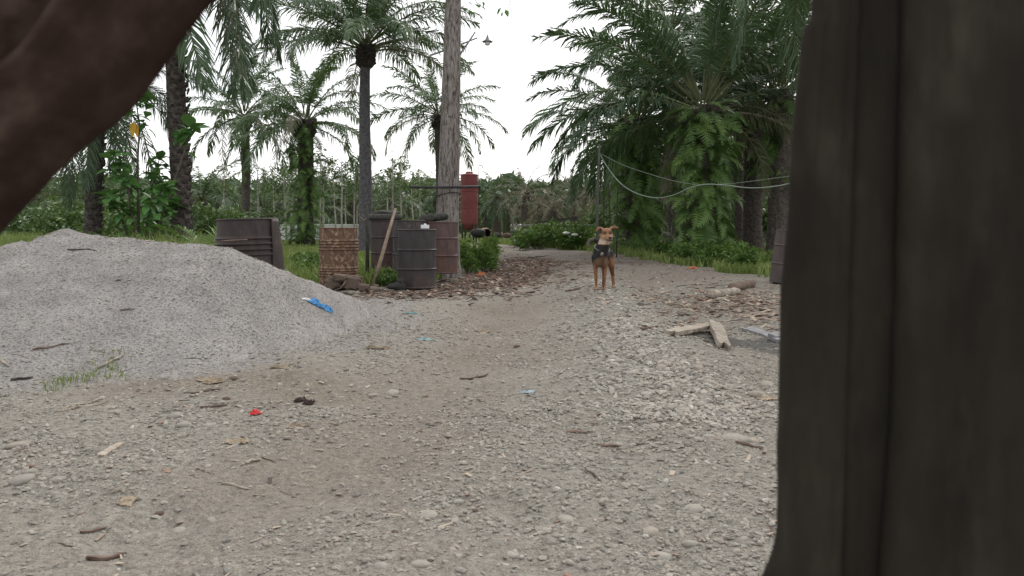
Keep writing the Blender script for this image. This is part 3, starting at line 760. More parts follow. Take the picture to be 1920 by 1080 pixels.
# ------------------------------------------------------------------ broadleaf plants
def leaf_shape(L, W, fold=0.15, droop=0.25, n=4, pw=0.8):
    v = []; f = []
    for i in range(n + 1):
        t = i / n; w = W * (math.sin(math.pi * (0.05 + 0.95 * t) ** pw) if i < n else 0.12); x = L * t; z = -droop * L * t * t
        v += [(x, -w / 2, z + fold * w), (x, 0, z), (x, w / 2, z + fold * w)]
    for i in range(n):
        a = i * 3; f += [(a, a + 3, a + 4, a + 1), (a + 1, a + 4, a + 5, a + 2)]
    return v, f
def leaf_mesh(L, W, mat, **kw):
    mb = MB(); mb.add(*leaf_shape(L, W, **kw)); return mb.mesh("leaf", mat, True)
BIGLEAF = [leaf_mesh(0.42, 0.27, M['broad'], droop=0.1, n=7, pw=1.15), leaf_mesh(0.40, 0.25, M['broad'], droop=0.3, n=7, pw=1.1), leaf_mesh(0.36, 0.23, M['broad'], droop=0.5, n=7, pw=1.2)]
YLEAF = leaf_mesh(0.26, 0.13, M['broad_yellow'], droop=0.5)
def big_leaf_tree():
    D = 15.8; b = on(262, D); t = empty("broadleaf_tree", b, "young tree with very large green leaves left of the shaggy trunk", "tree")
    rs = np.random.RandomState(33); mb = MB(); leaves = []
    stems = [((262, 440), (258, 300), (262, 235), (252, 170)), ((262, 440), (240, 350), (222, 290)), ((262, 440), (285, 370), (298, 300)), ((262, 440), (258, 390), (235, 330), (210, 320)), ((262, 440), (280, 390), (310, 350)),
             ((262, 440), (225, 400), (205, 370)), ((262, 440), (300, 400), (325, 385)), ((262, 440), (330, 330), (360, 242))]
    for si, st in enumerate(stems):
        dd = rs.uniform(-0.5, 0.5) if si else 0.0
        pts = [at(x, y, D + dd * k) - b for k, (x, y) in enumerate(st)]
        pts[0] = Vector((0, 0, -0.05))
        mb.tube(pts, [0.03 - 0.02 * k / (len(pts) - 1) for k in range(len(pts))], 6)
        for k in range(62 if si else 40):
            u = rs.uniform(0.3, 1.0) if si else rs.uniform(0.45, 1.0) ** 0.7
            fi = u * (len(pts) - 1); i = min(int(fi), len(pts) - 2); p = pts[i].lerp(pts[i + 1], fi - i)
            if si == 7 and u < 0.8: continue
            leaves.append((p + Vector(rs.normal(size=3) * .07), rs.uniform(0.35, 0.72)))
        for q in range(5): leaves.append((pts[-1], 1.1 if si in (0, 7) else .75))
    mb.build("stem", M['twig'], t)
    for p, s in leaves:
        link("leaf", BIGLEAF[rs.randint(3)], t, p, (rs.uniform(-.5, .5), rs.uniform(-.9, .7), rs.uniform(0, 6.28)), (s, s, s))
    for q in range(2):
        y = link("leaf", YLEAF, t, at(255, 232, D) - b + Vector((0, -.1, 0)), (0.4 * q, 0.9, -1.4 + 0.7 * q)); tag(y, "yellowed leaf")
big_leaf_tree()

def clump_mesh(name, mat, n, rx, rz, L, W, seed, stems=10, up=0.3):
    "leafy plant: leaves spread through an uneven mound, with a few stems"
    rs = np.random.RandomState(seed); mb = MB(); v0, f0 = leaf_shape(1, 1, n=2, droop=.3)
    v0 = np.array(v0)
    lob = [(rs.uniform(-.6, .6) * rx, rs.uniform(-.6, .6) * rx, rs.uniform(.35, .85) * rz, rs.uniform(.35, .6)) for _ in range(9)]
    for i in range(n):
        lx, ly, lz, lr = lob[rs.randint(len(lob))]
        d = rs.normal(size=3); d /= np.linalg.norm(d); r = rs.uniform(.3, 1) ** .5
        p = np.array([lx + d[0] * rx * lr * r, ly + d[1] * rx * lr * r, max(0.02, lz + d[2] * rz * lr * r * .8)])
        s = rs.uniform(.7, 1.25)
        m = np.array(Euler((rs.uniform(-.6, .6), rs.uniform(-.9, .6) - up, rs.uniform(0, 6.28))).to_matrix())
        mb.add((v0 * np.array([L, W, L]) * s) @ m.T + p, f0, 0)
    for lx, ly, lz, lr in lob: mb.tube([(0, 0, -0.05), (lx * .5, ly * .5, lz * .6), (lx, ly, lz)], [0.012, 0.009, 0.005], 4, 1)
    return mb.mesh(name, [mat, M['twig']], False)
WEEDS = [clump_mesh("weed", M['weed'], 330, 0.55, 0.55, 0.17, 0.07, 600 + k) for k in range(4)]
TALLWEEDS = [clump_mesh("weed", M['weed'], 260, 0.4, 0.9, 0.22, 0.045, 610 + k, up=.5) for k in range(3)]
BUSHES = [clump_mesh("bush", M['bushleaf'], 900, 1.5, 1.9, 0.26, 0.14, 620 + k) for k in range(4)]
def put(name, me, x, D, s, rs, label, cat, group=None, sz=None):
    p = on(x, D); p.z -= 0.03
    return tag(link(name, me, None, p, (0, 0, rs.uniform(0, 6.28)), (s, s, sz or s)), label, cat, group)
def build_plants():
    rs = np.random.RandomState(44)
    G1 = "leafy weeds along the right verge"
    for i in range(44):                                          # right of the road
        Y = rs.uniform(17, 36); xr = np.interp(Y, XR_Y, XR_X) + 0.35 + rs.uniform(0, 1) ** 1.5 * 2.6
        put("weed", WEEDS[rs.randint(4)], HX + xr / Y * F, Y, rs.uniform(.4, .85), rs, "bushy green weed on the verge right of the road", "weed", G1)
    for i in range(16):                                          # bushy mound at the road's bend
        put("weed", WEEDS[rs.randint(4)], rs.uniform(975, 1105), rs.uniform(30, 38), rs.uniform(1.1, 1.7), rs, "taller bright weed in the mound where the road bends", "weed", "weed mound at the bend")
    for i in range(14):
        put("weed", TALLWEEDS[rs.randint(3)], rs.uniform(868, 925), rs.uniform(15.5, 21), rs.uniform(.28, .72), rs, "upright narrow-leaved weed growing beside the red-brown drum", "weed", "upright weeds beside the red-brown drum")
    for i in range(10):
        put("weed", WEEDS[rs.randint(4)], rs.uniform(555, 600), rs.uniform(15, 18), rs.uniform(.45, .7), rs, "low weed in the grass left of the rusty drum", "weed", "low weeds left of the rusty drum")
    for i in range(9):
        put("weed", WEEDS[rs.randint(4)], rs.uniform(693, 745), rs.uniform(13.0, 13.6), rs.uniform(.25, .4), rs, "small weed at the foot of the leaning pole", "weed", "small weeds by the leaning pole")
    for i in range(12):
        put("weed", WEEDS[rs.randint(4)], rs.uniform(1270, 1360), rs.uniform(20.5, 22.6), rs.uniform(.6, .9), rs, "weed crowding the foot of the big ferny palm", "weed", "weeds at the ferny palm's foot")
    for i, (x, D, s, l) in enumerate([(205, 17.2, .42, "right beside the far-left trunk"), (245, 16.6, .36, "under the large-leaved tree"), (300, 17.6, .40, "pressed against the shaggy trunk's left side")]):
        put("bush", BUSHES[i], x, D, s, rs, "small bright bush " + l, "bush")
    for i, (x, D, s) in enumerate([(375, 24, .8), (405, 27, .85), (440, 33, .8), (490, 38, .75), (225, 23, .75), (300, 22, .6), (215, 28, 1.0), (120, 24, .7), (70, 30, .8), (140, 32, 1.0), (20, 34, .8)]):
        put("bush", BUSHES[i % 4], x, D, s, rs, "leafy green bush " + ["close right of the shaggy trunk", "behind the leaning drum's left side", "below the slender feathery palm", "between the slender palm and the vine palm", "far behind the large-leaved tree", "just left of the shaggy trunk, half hidden", "tallest behind the large-leaved tree", "left of the far-left trunk", "near the left edge above the grass", "tall one behind the far-left hanging fronds", "nearest the left edge, behind the white wall piece"][i], "bush")
    for i, (x, D, s) in enumerate([(720, 52, .8), (760, 50, .7), (800, 54, .8), (880, 60, .8), (1130, 46, 1.0), (1175, 44, 1.1), (1240, 42, 1.2), (1345, 40, 1.1), (1440, 38, 1.2), (1500, 36, 1.2)]):
        put("bush", BUSHES[i % 4], x, D, s, rs, "green bush filling the gap under the far palms", "bush", "bushes under the far palms")
    # a young palm beside the leaning drum
    small = [frond_mesh("frond", 1.3, e, 60, 30, 0.42, 0.03, 700 + i, 0.4, mats=[M['weed'], M['rachis']], rad=0.012, fluffy=.15) for i, e in enumerate((75, 55, 35))]
    p = on(392, 13.5); t = empty("young_palm", p, "young stemless palm with narrow leaves just left of the leaning drum", "palm")
    for i in range(15): link("frond", small[i % 3], t, (0, 0, 0), (0, 0, i * 2.4), (1, 1, 1))
build_plants()

def sapling_mesh(seed):
    rs = np.random.RandomState(seed); mb = MB(); v0 = np.array(leaf_shape(1, 1, n=2)[0]); f0 = leaf_shape(1, 1, n=2)[1]
    H = 4.3; tops = []
    for k in range(9):
        z = H * rs.uniform(0.62, 1.0); a = rs.uniform(0, 6.28); l = rs.uniform(.5, 1.3)
        e = Vector((math.cos(a) * l, math.sin(a) * l, z + l * .5)); mb.tube([(0, 0, z), (e.x * .6, e.y * .6, z + l * .2), e], [0.02, .014, .008], 4, 1)
        tops.append((Vector((0, 0, z)), e))
    for k in range(230):
        a, b = tops[rs.randint(len(tops))]; p = a.lerp(b, rs.uniform(.35, 1.05)) + Vector(rs.normal(size=3) * .14)
        m = np.array(Euler((rs.uniform(-.6, .6), rs.uniform(-.6, .8), rs.uniform(0, 6.28))).to_matrix()); s = rs.uniform(.14, .26)
        mb.add((v0 * np.array([1, .5, 1]) * s) @ m.T + np.array(p), f0, 0)
    return mb.mesh("crown", [M['bushleaf'], M['sapling_bark']], False)
def build_saplings():
    rs = np.random.RandomState(12); crowns = [sapling_mesh(k) for k in range(4)]
    tm = []
    for k in range(3):
        mb = MB(); mb.tube([(0, 0, -.1), (0.03, 0, 1.5), (-.03, .02, 3), (0, 0, 4.35)], [.06, .052, .042, .02], 7); tm.append(mb.mesh("trunk", M['sapling_bark']))
    for i, (x, D, s) in enumerate([(486, 44, .95), (515, 46, .8), (537, 43, .95), (546, 44, 1.0), (560, 47, .9), (601, 43, 1.05), (607, 44, .95), (630, 47, .85), (642, 43, 1.0), (665, 44, .95), (669, 46, .8), (648, 48, .8), (737, 44, 1.05), (752, 46, 1.0), (790, 44, .9), (727, 52, .95), (775, 50, .9), (420, 44, .9)]):
        p = on(x, D); t = empty("sapling", p, "slim pale-barked young tree in front of the far palms", "tree", "slim pale-barked young trees", (rs.uniform(-.03, .03), rs.uniform(-.03, .03), rs.uniform(0, 6.28)))
        t.scale = (s, s, s)
        link("trunk", tm[i % 3], t); link("crown", crowns[i % 4], t)
build_saplings()

# grass: one mass of blades
def build_grass():
    rs = np.random.RandomState(8); Xs, Ys, Hs = [], [], []
    def add(n, x0, x1, d0, d1, h0, h1, thr=0.45):
        D = np.sqrt(rs.uniform(d0 ** 2, d1 ** 2, n)); X = (rs.uniform(x0, x1, n) - HX) / F * D
        k = (grass_mask(X, D) > thr) & (rs.uniform(0, 1, n) < 0.35 + sstep(.35, .6, fbm(X * 1.4, D * 1.4, 97)))
        Xs.append(X[k]); Ys.append(D[k]); Hs.append((rs.uniform(h0, h1, n) * (0.6 + 0.9 * fbm(X * .5, D * .5, 98)))[k])
    add(46000, 400, 880, 12, 45, 0.10, 0.24)
    add(26000, -60, 420, 9.5, 26, 0.3, 0.75)
    add(40000, 900, 1560, 14, 45, 0.10, 0.27); add(12000, 1560, 2150, 13, 34, 0.14, 0.3)
    add(9000, 1180, 1560, 13.2, 22, 0.1, 0.24, 0.3)
    add(9000, 540, 960, 11, 24, 0.08, 0.2, 0.3)
    # the thin line of grass at the sand pile's foot
    n = 230; u = rs.uniform(0, 1, n); xp = 85 + 150 * u + rs.normal(0, 9, n); yp = 728 - 28 * u + rs.normal(0, 7, n)
    D = CH * F / (yp - HY); 
    Xs.append((xp - HX) / F * D); Ys.append(D); Hs.append(rs.uniform(0.02, 0.065, n))
    X, Y, H = map(np.concatenate, (Xs, Ys, Hs)); n = len(X); Z = surf(X, Y) - 0.01
    a = rs.uniform(0, 6.28, n); w = np.where(Y < 7, 0.0035, 0.006 + 0.0006 * Y) * rs.uniform(.7, 1.3, n); lean = rs.uniform(.1, .7, n) * H; b = rs.uniform(0, 6.28, n)
    wx, wy = np.cos(a) * w, np.sin(a) * w; lx, ly = np.cos(b) * lean, np.sin(b) * lean
    V = np.stack([np.stack([X - wx, Y - wy, Z], -1), np.stack([X + wx, Y + wy, Z], -1),
                  np.stack([X + lx * .35 + wx * .8, Y + ly * .35 + wy * .8, Z + H * .6], -1), np.stack([X + lx * .35 - wx * .8, Y + ly * .35 - wy * .8, Z + H * .6], -1),
                  np.stack([X + lx, Y + ly, Z + H], -1)], 1).reshape(-1, 3)
    o = (np.arange(n) * 5)[:, None]
    T = np.concatenate([o + np.array([0, 1, 2]), o + np.array([0, 2, 3]), o + np.array([3, 2, 4])], 0)
    tone = np.repeat(np.clip(fbm(X * .6, Y * .6, 99) * 1.2 - 0.1 + rs.uniform(-.2, .2, n), 0, 1), 5)
    tag(link("grass", mesh_np("grass", V, T, M['grass'], attrs={"tone": tone}, smooth=False)), "green grass on both sides of the track", "grass", kind="stuff")
build_grass()

# ------------------------------------------------------------------ the grey tree with lamp, poles and twig
def build_grey_tree():
    D = 15.2; b = on(838, D); t = empty("grey_tree", b, "tall straight tree with cracked grey bark rising behind the drums", "tree")
    rs = np.random.RandomState(3); H = 8.5; rings, n = 190, 44
    tt = np.linspace(0, 1, rings); a = np.linspace(0, 2 * math.pi, n, endpoint=False); A, TT = np.meshgrid(a, tt)
    c_lo, c_hi = at(839, 420, D) - b, at(850, 0, D) - b
    def cx(z): return c_lo.x + (z - c_lo.z) * (c_hi.x - c_lo.x) / (c_hi.z - c_lo.z)
    Z = TT * (H + .1) - .1
    r = np.interp(Z, [-.1, .25, .8, 1.7, 4.9, 8.5], [.33, .27, .225, .205, .155, .10])
    g = vnoise(A / (2 * math.pi) * 22 + 0.5 * vnoise(Z * 3, A * 0, 5), Z * 2.2, 7)
    g2 = np.abs(g - 0.5) * 2
    r = r * (1 + 0.07 * (g2 - 0.5) + 0.05 * (fbm(np.cos(A) * 1.5 + 3, np.sin(A) * 1.5 + Z * .7, 13) - .5))
    V = np.stack([cx(Z) + r * np.cos(A), r * np.sin(A), Z], -1).reshape(-1, 3)
    i = np.arange(rings * n).reshape(rings, n); j = np.roll(i, -1, 1)
    link("trunk", mesh_np("trunk", V, np.stack([i[:-1], j[:-1], j[1:], i[1:]], -1).reshape(-1, 4), M['bark']), t)
    # limbs and leaves above the frame, one limb holds the lamp
    mb = MB(); ends = []
    for k in range(9):
        z = rs.uniform(6.2, 8.4); aa = [-0.15, 0.5][k] if k < 2 else rs.uniform(0, 6.28); l = rs.uniform(1.4, 2.6)
        e = Vector((cx(z) + math.cos(aa) * l, math.sin(aa) * l, z + rs.uniform(.3, 1.0)))
        mb.tube([(cx(z), 0, z), (cx(z) + math.cos(aa) * l * .5, math.sin(aa) * l * .5, z + .3), e], [.06, .045, .02], 7); ends.append(e)
        if k == 0: lamp_limb = e
    mb.build("limb", M['bark'], t)
    v0, f0 = leaf_shape(1, 1, n=3); v0 = np.array(v0); mc = MB()
    for k in range(900):
        e = ends[rs.randint(len(ends))]; p = np.array(e) + rs.normal(size=3) * np.array([.6, .6, .35]) + np.array([0, 0, .45])
        m = np.array(Euler((rs.uniform(-.6, .6), rs.uniform(-.4, 1), rs.uniform(0, 6.28))).to_matrix()); s = rs.uniform(.1, .2)
        mc.add((v0 * np.array([1, .62, 1]) * s) @ m.T + p, f0)
    mc.build("crown", M['broad'], t, False)
    # twigs with leaves that hang into the frame
    tw = MB(); lv = MB()
    for path, leaves in (([(870, -60), (880, -20), (893, 4), (905, 14)], [(878, 10), (884, 22), (893, 6), (899, 14), (905, 8), (880, 26), (890, 14), (903, 18)]), ([(990, -110), (970, -40), (958, 0), (954, 14), (944, 20)], [(938, 24), (943, 28), (948, 24), (940, 20)])):
        tw.tube([at(x, y, D) - b for x, y in path], [.012, .008, .006, .005, .004][:len(path)], 5)
        for x, y in leaves:
            m = np.array(Euler((rs.uniform(-.6, .6), rs.uniform(.3, 1.2), rs.uniform(0, 6.28))).to_matrix())
            lv.add((v0 * np.array([1, .7, 1]) * rs.uniform(.09, .14)) @ m.T + np.array(at(x, y - 5, D) - b), f0)
    tw.build("twig", M['twig'], t); lv.build("leaf_spray", M['broad'], t)
    # enamel lamp on a cable
    lp = at(914, 66, D); L = empty("pendant_lamp", lp, "small grey enamel lamp hanging in the sky right of the grey trunk", "lamp")
    s = 1.05
    mb = MB(); mb.lathe([(0.012, .0), (.02, -.03), (.03, -.06), (.042, -.075), (.06, -.095), (.10, -.118), (.105, -.128), (.095, -.122), (.05, -.10), (.0, -.09)], 20); mb.build("shade", M['lamp'], L)
    mb = MB(); mb.lathe([(0.04, -.11), (.05, -.125), (.05, -.17), (.042, -.19), (.0, -.195)], 16); mb.build("glass_globe", M['glass'], L)
    mb = MB(); top = b + lamp_limb - lp; mb.tube([(0, 0, -.01), (top.x * .02, 0, top.z * .4), top], .004, 5); mb.build("cable", M['pipe'], L)
    # crossed poles tied to the trunk
    for lab, (x0, y0, d0), (x1, y1, d1) in (("thin grey pole tied level to the grey trunk below the lamp", (806, 104, D + .25), (895, 71, D + .25)), ("thin grey pole tied steeply across the other pole on the trunk", (858, 108, D - .02), (891, 60, D + .20))):
        mb = MB(); p0, p1 = at(x0, y0, d0), at(x1, y1, d1); mid = p0.lerp(p1, .5) + Vector((0, 0, -.01))
        mb.tube([p0, mid, p1], [.02, .018, .014], 7, rs=rs, jit=.1); tag(mb.build("pole", M['wood_grey'], None), lab, "pole")
    # steel pipe fixed across the trunk, with wire
    mb = MB(); y0 = D - .29
    mb.tube([at(768, 351, y0), at(835, 351, y0), at(901, 350, y0)], .026, 8)
    tag(mb.build("steel_pipe", M['pipe']), "dark pipe fixed level across the grey trunk beside the red tank", "pipe")
    mb = MB(); zc = at(838, 366, D).z
    mb.tube([(b.x + cx(zc - b.z) + .235 * math.cos(q), b.y + .235 * math.sin(q), zc + .05 * math.cos(q + .7)) for q in np.linspace(0, 6.2832, 25)], .010, 5)
    tag(mb.build("wire_loop", M['pipe']), "dark wire looped round the grey trunk below the pipe", "wire")
build_grey_tree()

# ------------------------------------------------------------------ drums
def drum(label, mat, x, D, topy=None, seed=0, hoops=(0.31, 0.60), corr=(), dent=0.045, r=0.292, h=0.885, lean=(0, 0, 0), z=None, flare=0.0, open_top=False, rimmat=None):
    p = on(x, D)
    if topy is not None: p.z = at(x, topy, D).z - h
    if z is not None: p.z = z
    t = empty("steel_drum", p, label, "drum", None, lean)
    def fn(a, zz):
        return 1 + flare * (0.5 - zz / h) + dent * 2 * (float(fbm(math.cos(a) * 1.6 + seed, math.sin(a) * 1.6 + zz * 3.0, 30 + seed, 3)) - .5)
    zs = set(np.round(np.linspace(0.02, h - .02, 40), 4)); 
    for hz in list(hoops) + list(corr): zs |= set(np.round(hz + np.linspace(-.022, .022, 9), 4))
    prof = []
    for zz in sorted(zs):
        rr = r
        for hz in hoops: rr += .016 * math.exp(-((zz - hz) / .0095) ** 2)
        for hz in corr: rr += .018 * math.exp(-((zz - hz) / .011) ** 2)
        prof.append((rr, zz))
    mb = MB(); mb.lathe(prof, 48, fn=fn); mb.build("body", mat, t)
    for zz in (0.008, h - .008):
        mb = MB(); mb.lathe([(r - .006, zz - .014), (r + .007, zz - .010), (r + .010, zz), (r + .006, zz + .010), (r - .004, zz + .010), (r - .008, zz - .012)], 48, fn=fn); mb.build("rim", rimmat or mat, t)
    if not open_top:
        mb = MB(); mb.lathe([(r - .003, h - .022), (r * .6, h - .019), (0.001, h - .018)], 40); mb.build("lid", mat, t)
        mb = MB(); mb.lathe([(.035, h - .020), (.035, h - .008), (.028, h - .004), (.001, h - .004)], 14, c=(r * .68, 0, 0)); mb.build("bung", mat, t)
    return t
DM = {
 'slate': drum_mat("slate_drum_paint", (0.024, 0.021, 0.022), (0.046, 0.040, 0.041), -0.1, 0.8, rustcol=[(0.028, 0.02, 0.018), (0.06, 0.042, 0.037), (0.10, 0.07, 0.06)]),
 'rusty': drum_mat("flaking_rusted_steel", (0.06, 0.036, 0.026), (0.14, 0.082, 0.052), 0.40, 0.0, 0.85, pale=(0.34, 0.24, 0.165), rustcol=[(0.035, 0.021, 0.016), (0.11, 0.062, 0.04), (0.21, 0.13, 0.085)]),
 'redbrown': drum_mat("red_brown_drum_paint", (0.055, 0.034, 0.032), (0.10, 0.062, 0.056), 0.12, 0.25),
 'plum': drum_mat("dark_brown_drum_paint", (0.034, 0.024, 0.024), (0.068, 0.048, 0.046), 0.08, 0.3),
 'mottle': drum_mat("mottled_dark_drum", (0.026, 0.023, 0.025), (0.065, 0.056, 0.056), 0.18, 0.0, 0.7, pale=(0.12, 0.10, 0.095)),
 'lean': drum_mat("dull_brown_black_drum", (0.022, 0.017, 0.016), (0.050, 0.037, 0.033), 0.1, 0.6, rustcol=[(0.032, 0.022, 0.019), (0.065, 0.046, 0.039), (0.10, 0.073, 0.062)]),
 'right': drum_mat("plain_brown_drum_paint", (0.046, 0.036, 0.034), (0.078, 0.060, 0.056), 0.05, 0.1),
}
drum("dark slate-coloured steel drum standing foremost beside the track", DM['slate'], 782, 12.25, 430, 1, hoops=(0.285, 0.575))
drum("flaking rust-orange steel drum with many ribs beside the sand pile", DM['rusty'], 635, 12.3, 427, 2, hoops=(0.275,), corr=(0.20, 0.235, 0.155, 0.555, 0.60, 0.645, 0.69), dent=.07)
drum("red-brown steel drum standing against the grey tree trunk", DM['redbrown'], 827, 14.0, 416, 3, hoops=(0.30, 0.60))
drum("mottled dark drum half hidden behind the slate drum", DM['mottle'], 768, 13.9, 413, 4, hoops=(0.30, 0.6), dent=.07)
drum("plum-brown drum with a thick round slab on top", DM['plum'], 725, 14.9, 413, 5, hoops=(0.28, 0.57))
drum("brown drum tilted beside the foreground post on the right", DM['right'], 1476, 13.6, None, 6, hoops=(0.32, 0.63), lean=(0, R(7.5), 0))
def leaning_drum():
    p = on(468, 8.55); p.z = at(468, 410, 8.2).z - 0.885
    t = drum("wide brown-black drum with a split side, sunk behind the sand pile", DM['lean'], 467, 8.2, 410, 7, hoops=(), corr=(0.52, 0.575, 0.63, 0.685), r=0.302, flare=0.07, dent=.015, open_top=True, lean=(0, R(-1.5), 0))
    mb = MB()                                                       # the torn side panel standing away from the body
    ang = np.linspace(-0.40, 0.06, 9); v = []
    zs = np.linspace(0.04, 0.875, 22)
    for zz in zs:
        k = (1 - zz / .885)
        for q, a in enumerate(ang):
            u = q / 8
            rr = 0.312 + 0.004 + u * (0.004 + 0.085 * k) + 0.007 * math.exp(-((zz - .60) / .02) ** 2)
            v.append((rr * math.cos(a) , rr * math.sin(a) - 0.0, zz))
    n = 9; f = [(i * n + j, i * n + j + 1, (i + 1) * n + j + 1, (i + 1) * n + j) for i in range(len(zs) - 1) for j in range(n - 1)]
    mb.add(v, f); o = mb.build("torn_side_panel", DM['lean'], t)
    sm = o.modifiers.new("thickness", 'SOLIDIFY'); sm.thickness = 0.006
    mb = MB(); mb.tube([at(396, 454, 7.75), at(430, 451, 7.72), at(464, 449, 7.8)], [.006, .007, .005], 6)
    tag(mb.build("stick", M['wood_brown']), "thin stick leaning level against the split drum above the sand", "stick")
leaning_drum()

def lumpy(name, mat, loc, size, seed, rot=(0, 0, 0), sub=3, amp=.35, freq=1.5, label=None, cat=None, parent=None, group=None, fn=None):
    import bmesh
    bm = bmesh.new(); bmesh.ops.create_icosphere(bm, subdivisions=sub, radius=1)
    for v in bm.verts:
        n = float(fbm(v.co.x * freq + seed * 3.1 + v.co.z * 1.7, v.co.y * freq - v.co.z * 1.3 + seed, seed, 4))
        v.co *= 1 - amp / 2 + amp * n
        if fn: v.co = fn(v.co)
    me = bpy.data.meshes.new(name); bm.to_mesh(me); bm.free()
    me.polygons.foreach_set("use_smooth", [True] * len(me.polygons)); me.materials.append(mat)
    o = link(name, me, parent, loc, rot, size)
    if label: tag(o, label, cat, group)
    return o
def boxy(c):
    return Vector([math.copysign(min(abs(q), .78), q) for q in c])

def rough_log(p0, p1, r, mat, seed, n=10, k=14, flat=1.0, taper=.15):
    rs = np.random.RandomState(seed); mb = MB(); p0 = Vector(p0); p1 = Vector(p1); pts = []; rad = []
    for i in range(k):
        u = i / (k - 1); pts.append(p0.lerp(p1, u) + Vector(rs.normal(size=3) * r * .08)); rad.append(r * (1 - taper * u) * rs.uniform(.9, 1.1) * (0.86 if i in (0, k - 1) else 1))
    mb.tube(pts, rad, n, jit=.13, rs=rs)
    if flat != 1: 
        z0 = min(p0.z, p1.z); mb.v = [(a, b, p0.z + (c - p0.z) * flat) if abs(p0.z - p1.z) < .02 else (a, b, c) for a, b, c in mb.v]
    return mb

def build_drum_yard():
    # slab and rubble on the plum drum
    p = at(722, 413, 14.9); t = empty("round_slab", p, "thick dark round slab lying on the plum-brown drum", "slab")
    mb = MB(); fn = lambda a, z: 1 + .05 * (float(fbm(math.cos(a) * 2, math.sin(a) * 2 + z * 4, 17)) - .5)
    mb.lathe([(0.001, 0.002), (.29, .002), (.315, .02), (.325, .06), (.31, .10), (.28, .115), (.001, .118)], 36, fn=fn); mb.build("slab", M['wood_dark'], t)
    lumpy("rubble_heap", M['wood_dark'], at(722, 400, 14.9), (.24, .2, .06), 4, label="low heap of grey dirt on top of the round slab", cat="dirt heap", amp=.6)
    # rotten beam across drums
    mb = rough_log(at(788, 412, 13.9), at(838, 405, 14.0), .075, M['wood_dark'], 6)
    tag(mb.build("beam", M['wood_dark']), "short rotten dark beam lying across two drum tops", "beam")
    mb = MB(); mb.box((0, 0, .03), (.12, .09, .055)); mb.lathe([(.02, .058), (.02, .075), (.001, .076)], 10)
    tag(mb.build("plastic_box", M['white'], None, False, at(797, 428.5, 12.35)), "small white plastic box on the slate drum's top", "box")
    # leaning pole and upright stake
    rs = np.random.RandomState(2)
    b = on(698, 12.9); top = at(742, 391, 13.6)
    mb = MB(); mb.tube([b + Vector((0, 0, -.03)), b.lerp(top, .35) + Vector((.012, 0, 0)), b.lerp(top, .7), top], [.037, .033, .029, .022], 9, jit=.08, rs=rs)
    tag(mb.build("wooden_pole", mottled("peeled_pole", (.13, .095, .070), (.25, .19, .148), 12)), "long brown wooden pole leaning against the drums", "pole")
    b = on(689, 13.9); mb = MB(); mb.tube([b - Vector((0, 0, .1)), at(689, 440, 13.9), at(687, 384, 13.9)], [.034, .032, .026], 7, jit=.1, rs=rs)
    t = tag(mb.build("stake", M['wood_dark']), "thin dark upright stake beside the plum-brown drum", "stake")
    mb = MB(); mb.tube([at(689, 418, 13.9), at(676, 408, 14.2), at(668, 396, 14.3)], [.014, .01, .006], 5); mb.tube([at(689, 407, 13.9), at(678, 418, 13.8)], [.012, .006], 5)
    o = mb.build("side_twig", M['twig'], t)
    for x, y, s in ((676, 483, .12), (700, 488, .10), (716, 489, .07)):
        p = on(x, 13.7); lumpy("clod", M['black'], p + Vector((0, 0, .02)), (s, s * .7, s * .6), int(x), label="dark clod lying at the foot of the stake", cat="clod", group="dark clods at the stake", amp=.5)
    # tarp bundle
    p = on(647, 11.6); t = empty("tarp_bundle", p, "crumpled muddy tarp bundle lying before the rusty drum", "tarp")
    def fold(seed):
        def fn(c):
            w = .13 * math.sin(c.x * 6 + seed) * math.sin(c.z * 9 + c.y * 4 + seed); return boxy(c * (1 + w))
        return fn
    for i, (x, y, sx, sz) in enumerate(((628, 530, .155, .12), (662, 531, .165, .125), (683, 538, .10, .06), (640, 520, .13, .06))):
        q = at(x, y, 11.6); lumpy("tarp_fold", M['sack'], (q.x - p.x, -.02 * i, max(q.z - p.z, sz * .55)), (sx, .16, sz), 20 + i, (0, rs.uniform(-.15, .15), 0), 4, .5, 1.8, parent=t, fn=fold(i))
    mb = MB(); mb.tube([(-.14, -.16, .05), (-.02, -.19, .1), (.05, -.17, .2)], .012, 5); mb.tube([(-.02, -.17, .23), (.14, -.1, .25), (.27, -.05, .24)], [.02, .025, .015], 6); mb.build("tarp_hem", M['sack'], t)
    # cast-off boot
    p = on(744, 11.9); t = empty("boot", p, "black cast-off boot lying before the slate drum", "boot", None, (0, 0, R(12)))
    def bf(c):
        c = Vector(c); 
        if c.x > .1: c.z *= .62; c.z += .05 * (1 - c.x)
        else: c.z *= 1.0 + .25 * (-c.x)
        return c
    lumpy("shoe_upper", M['black'], (0, 0, .075), (.15, .065, .085), 31, (0, R(-3), math.pi), 3, .25, 1.6, parent=t, fn=bf)
    mb = MB(); mb.lathe([(.04, 0), (.055, .05), (.05, .10), (.044, .1), (.04, .05)], 14, c=(.085, 0, .09)); mb.build("shaft", M['black'], t, rot=(0, R(-12), 0))
    mb = MB(); mb.box((0, 0, .012), (.29, .105, .022)); mb.build("sole", M['pipe'], t)
    for x, y, D, s in ((700, 530, 11.9, .09), (727, 516, 12.6, .045), (703, 522, 12.5, .05), (838, 521, 12.6, .055)):
        p = on(x, D); lumpy("clod", M['sack'], p + Vector((0, 0, s * .3)), (s * 1.2, s, s * .6), int(x) + 3, label="pale brown clod on the litter among the drums", cat="clod", group="brown clods among the drums", amp=.5)
build_drum_yard()

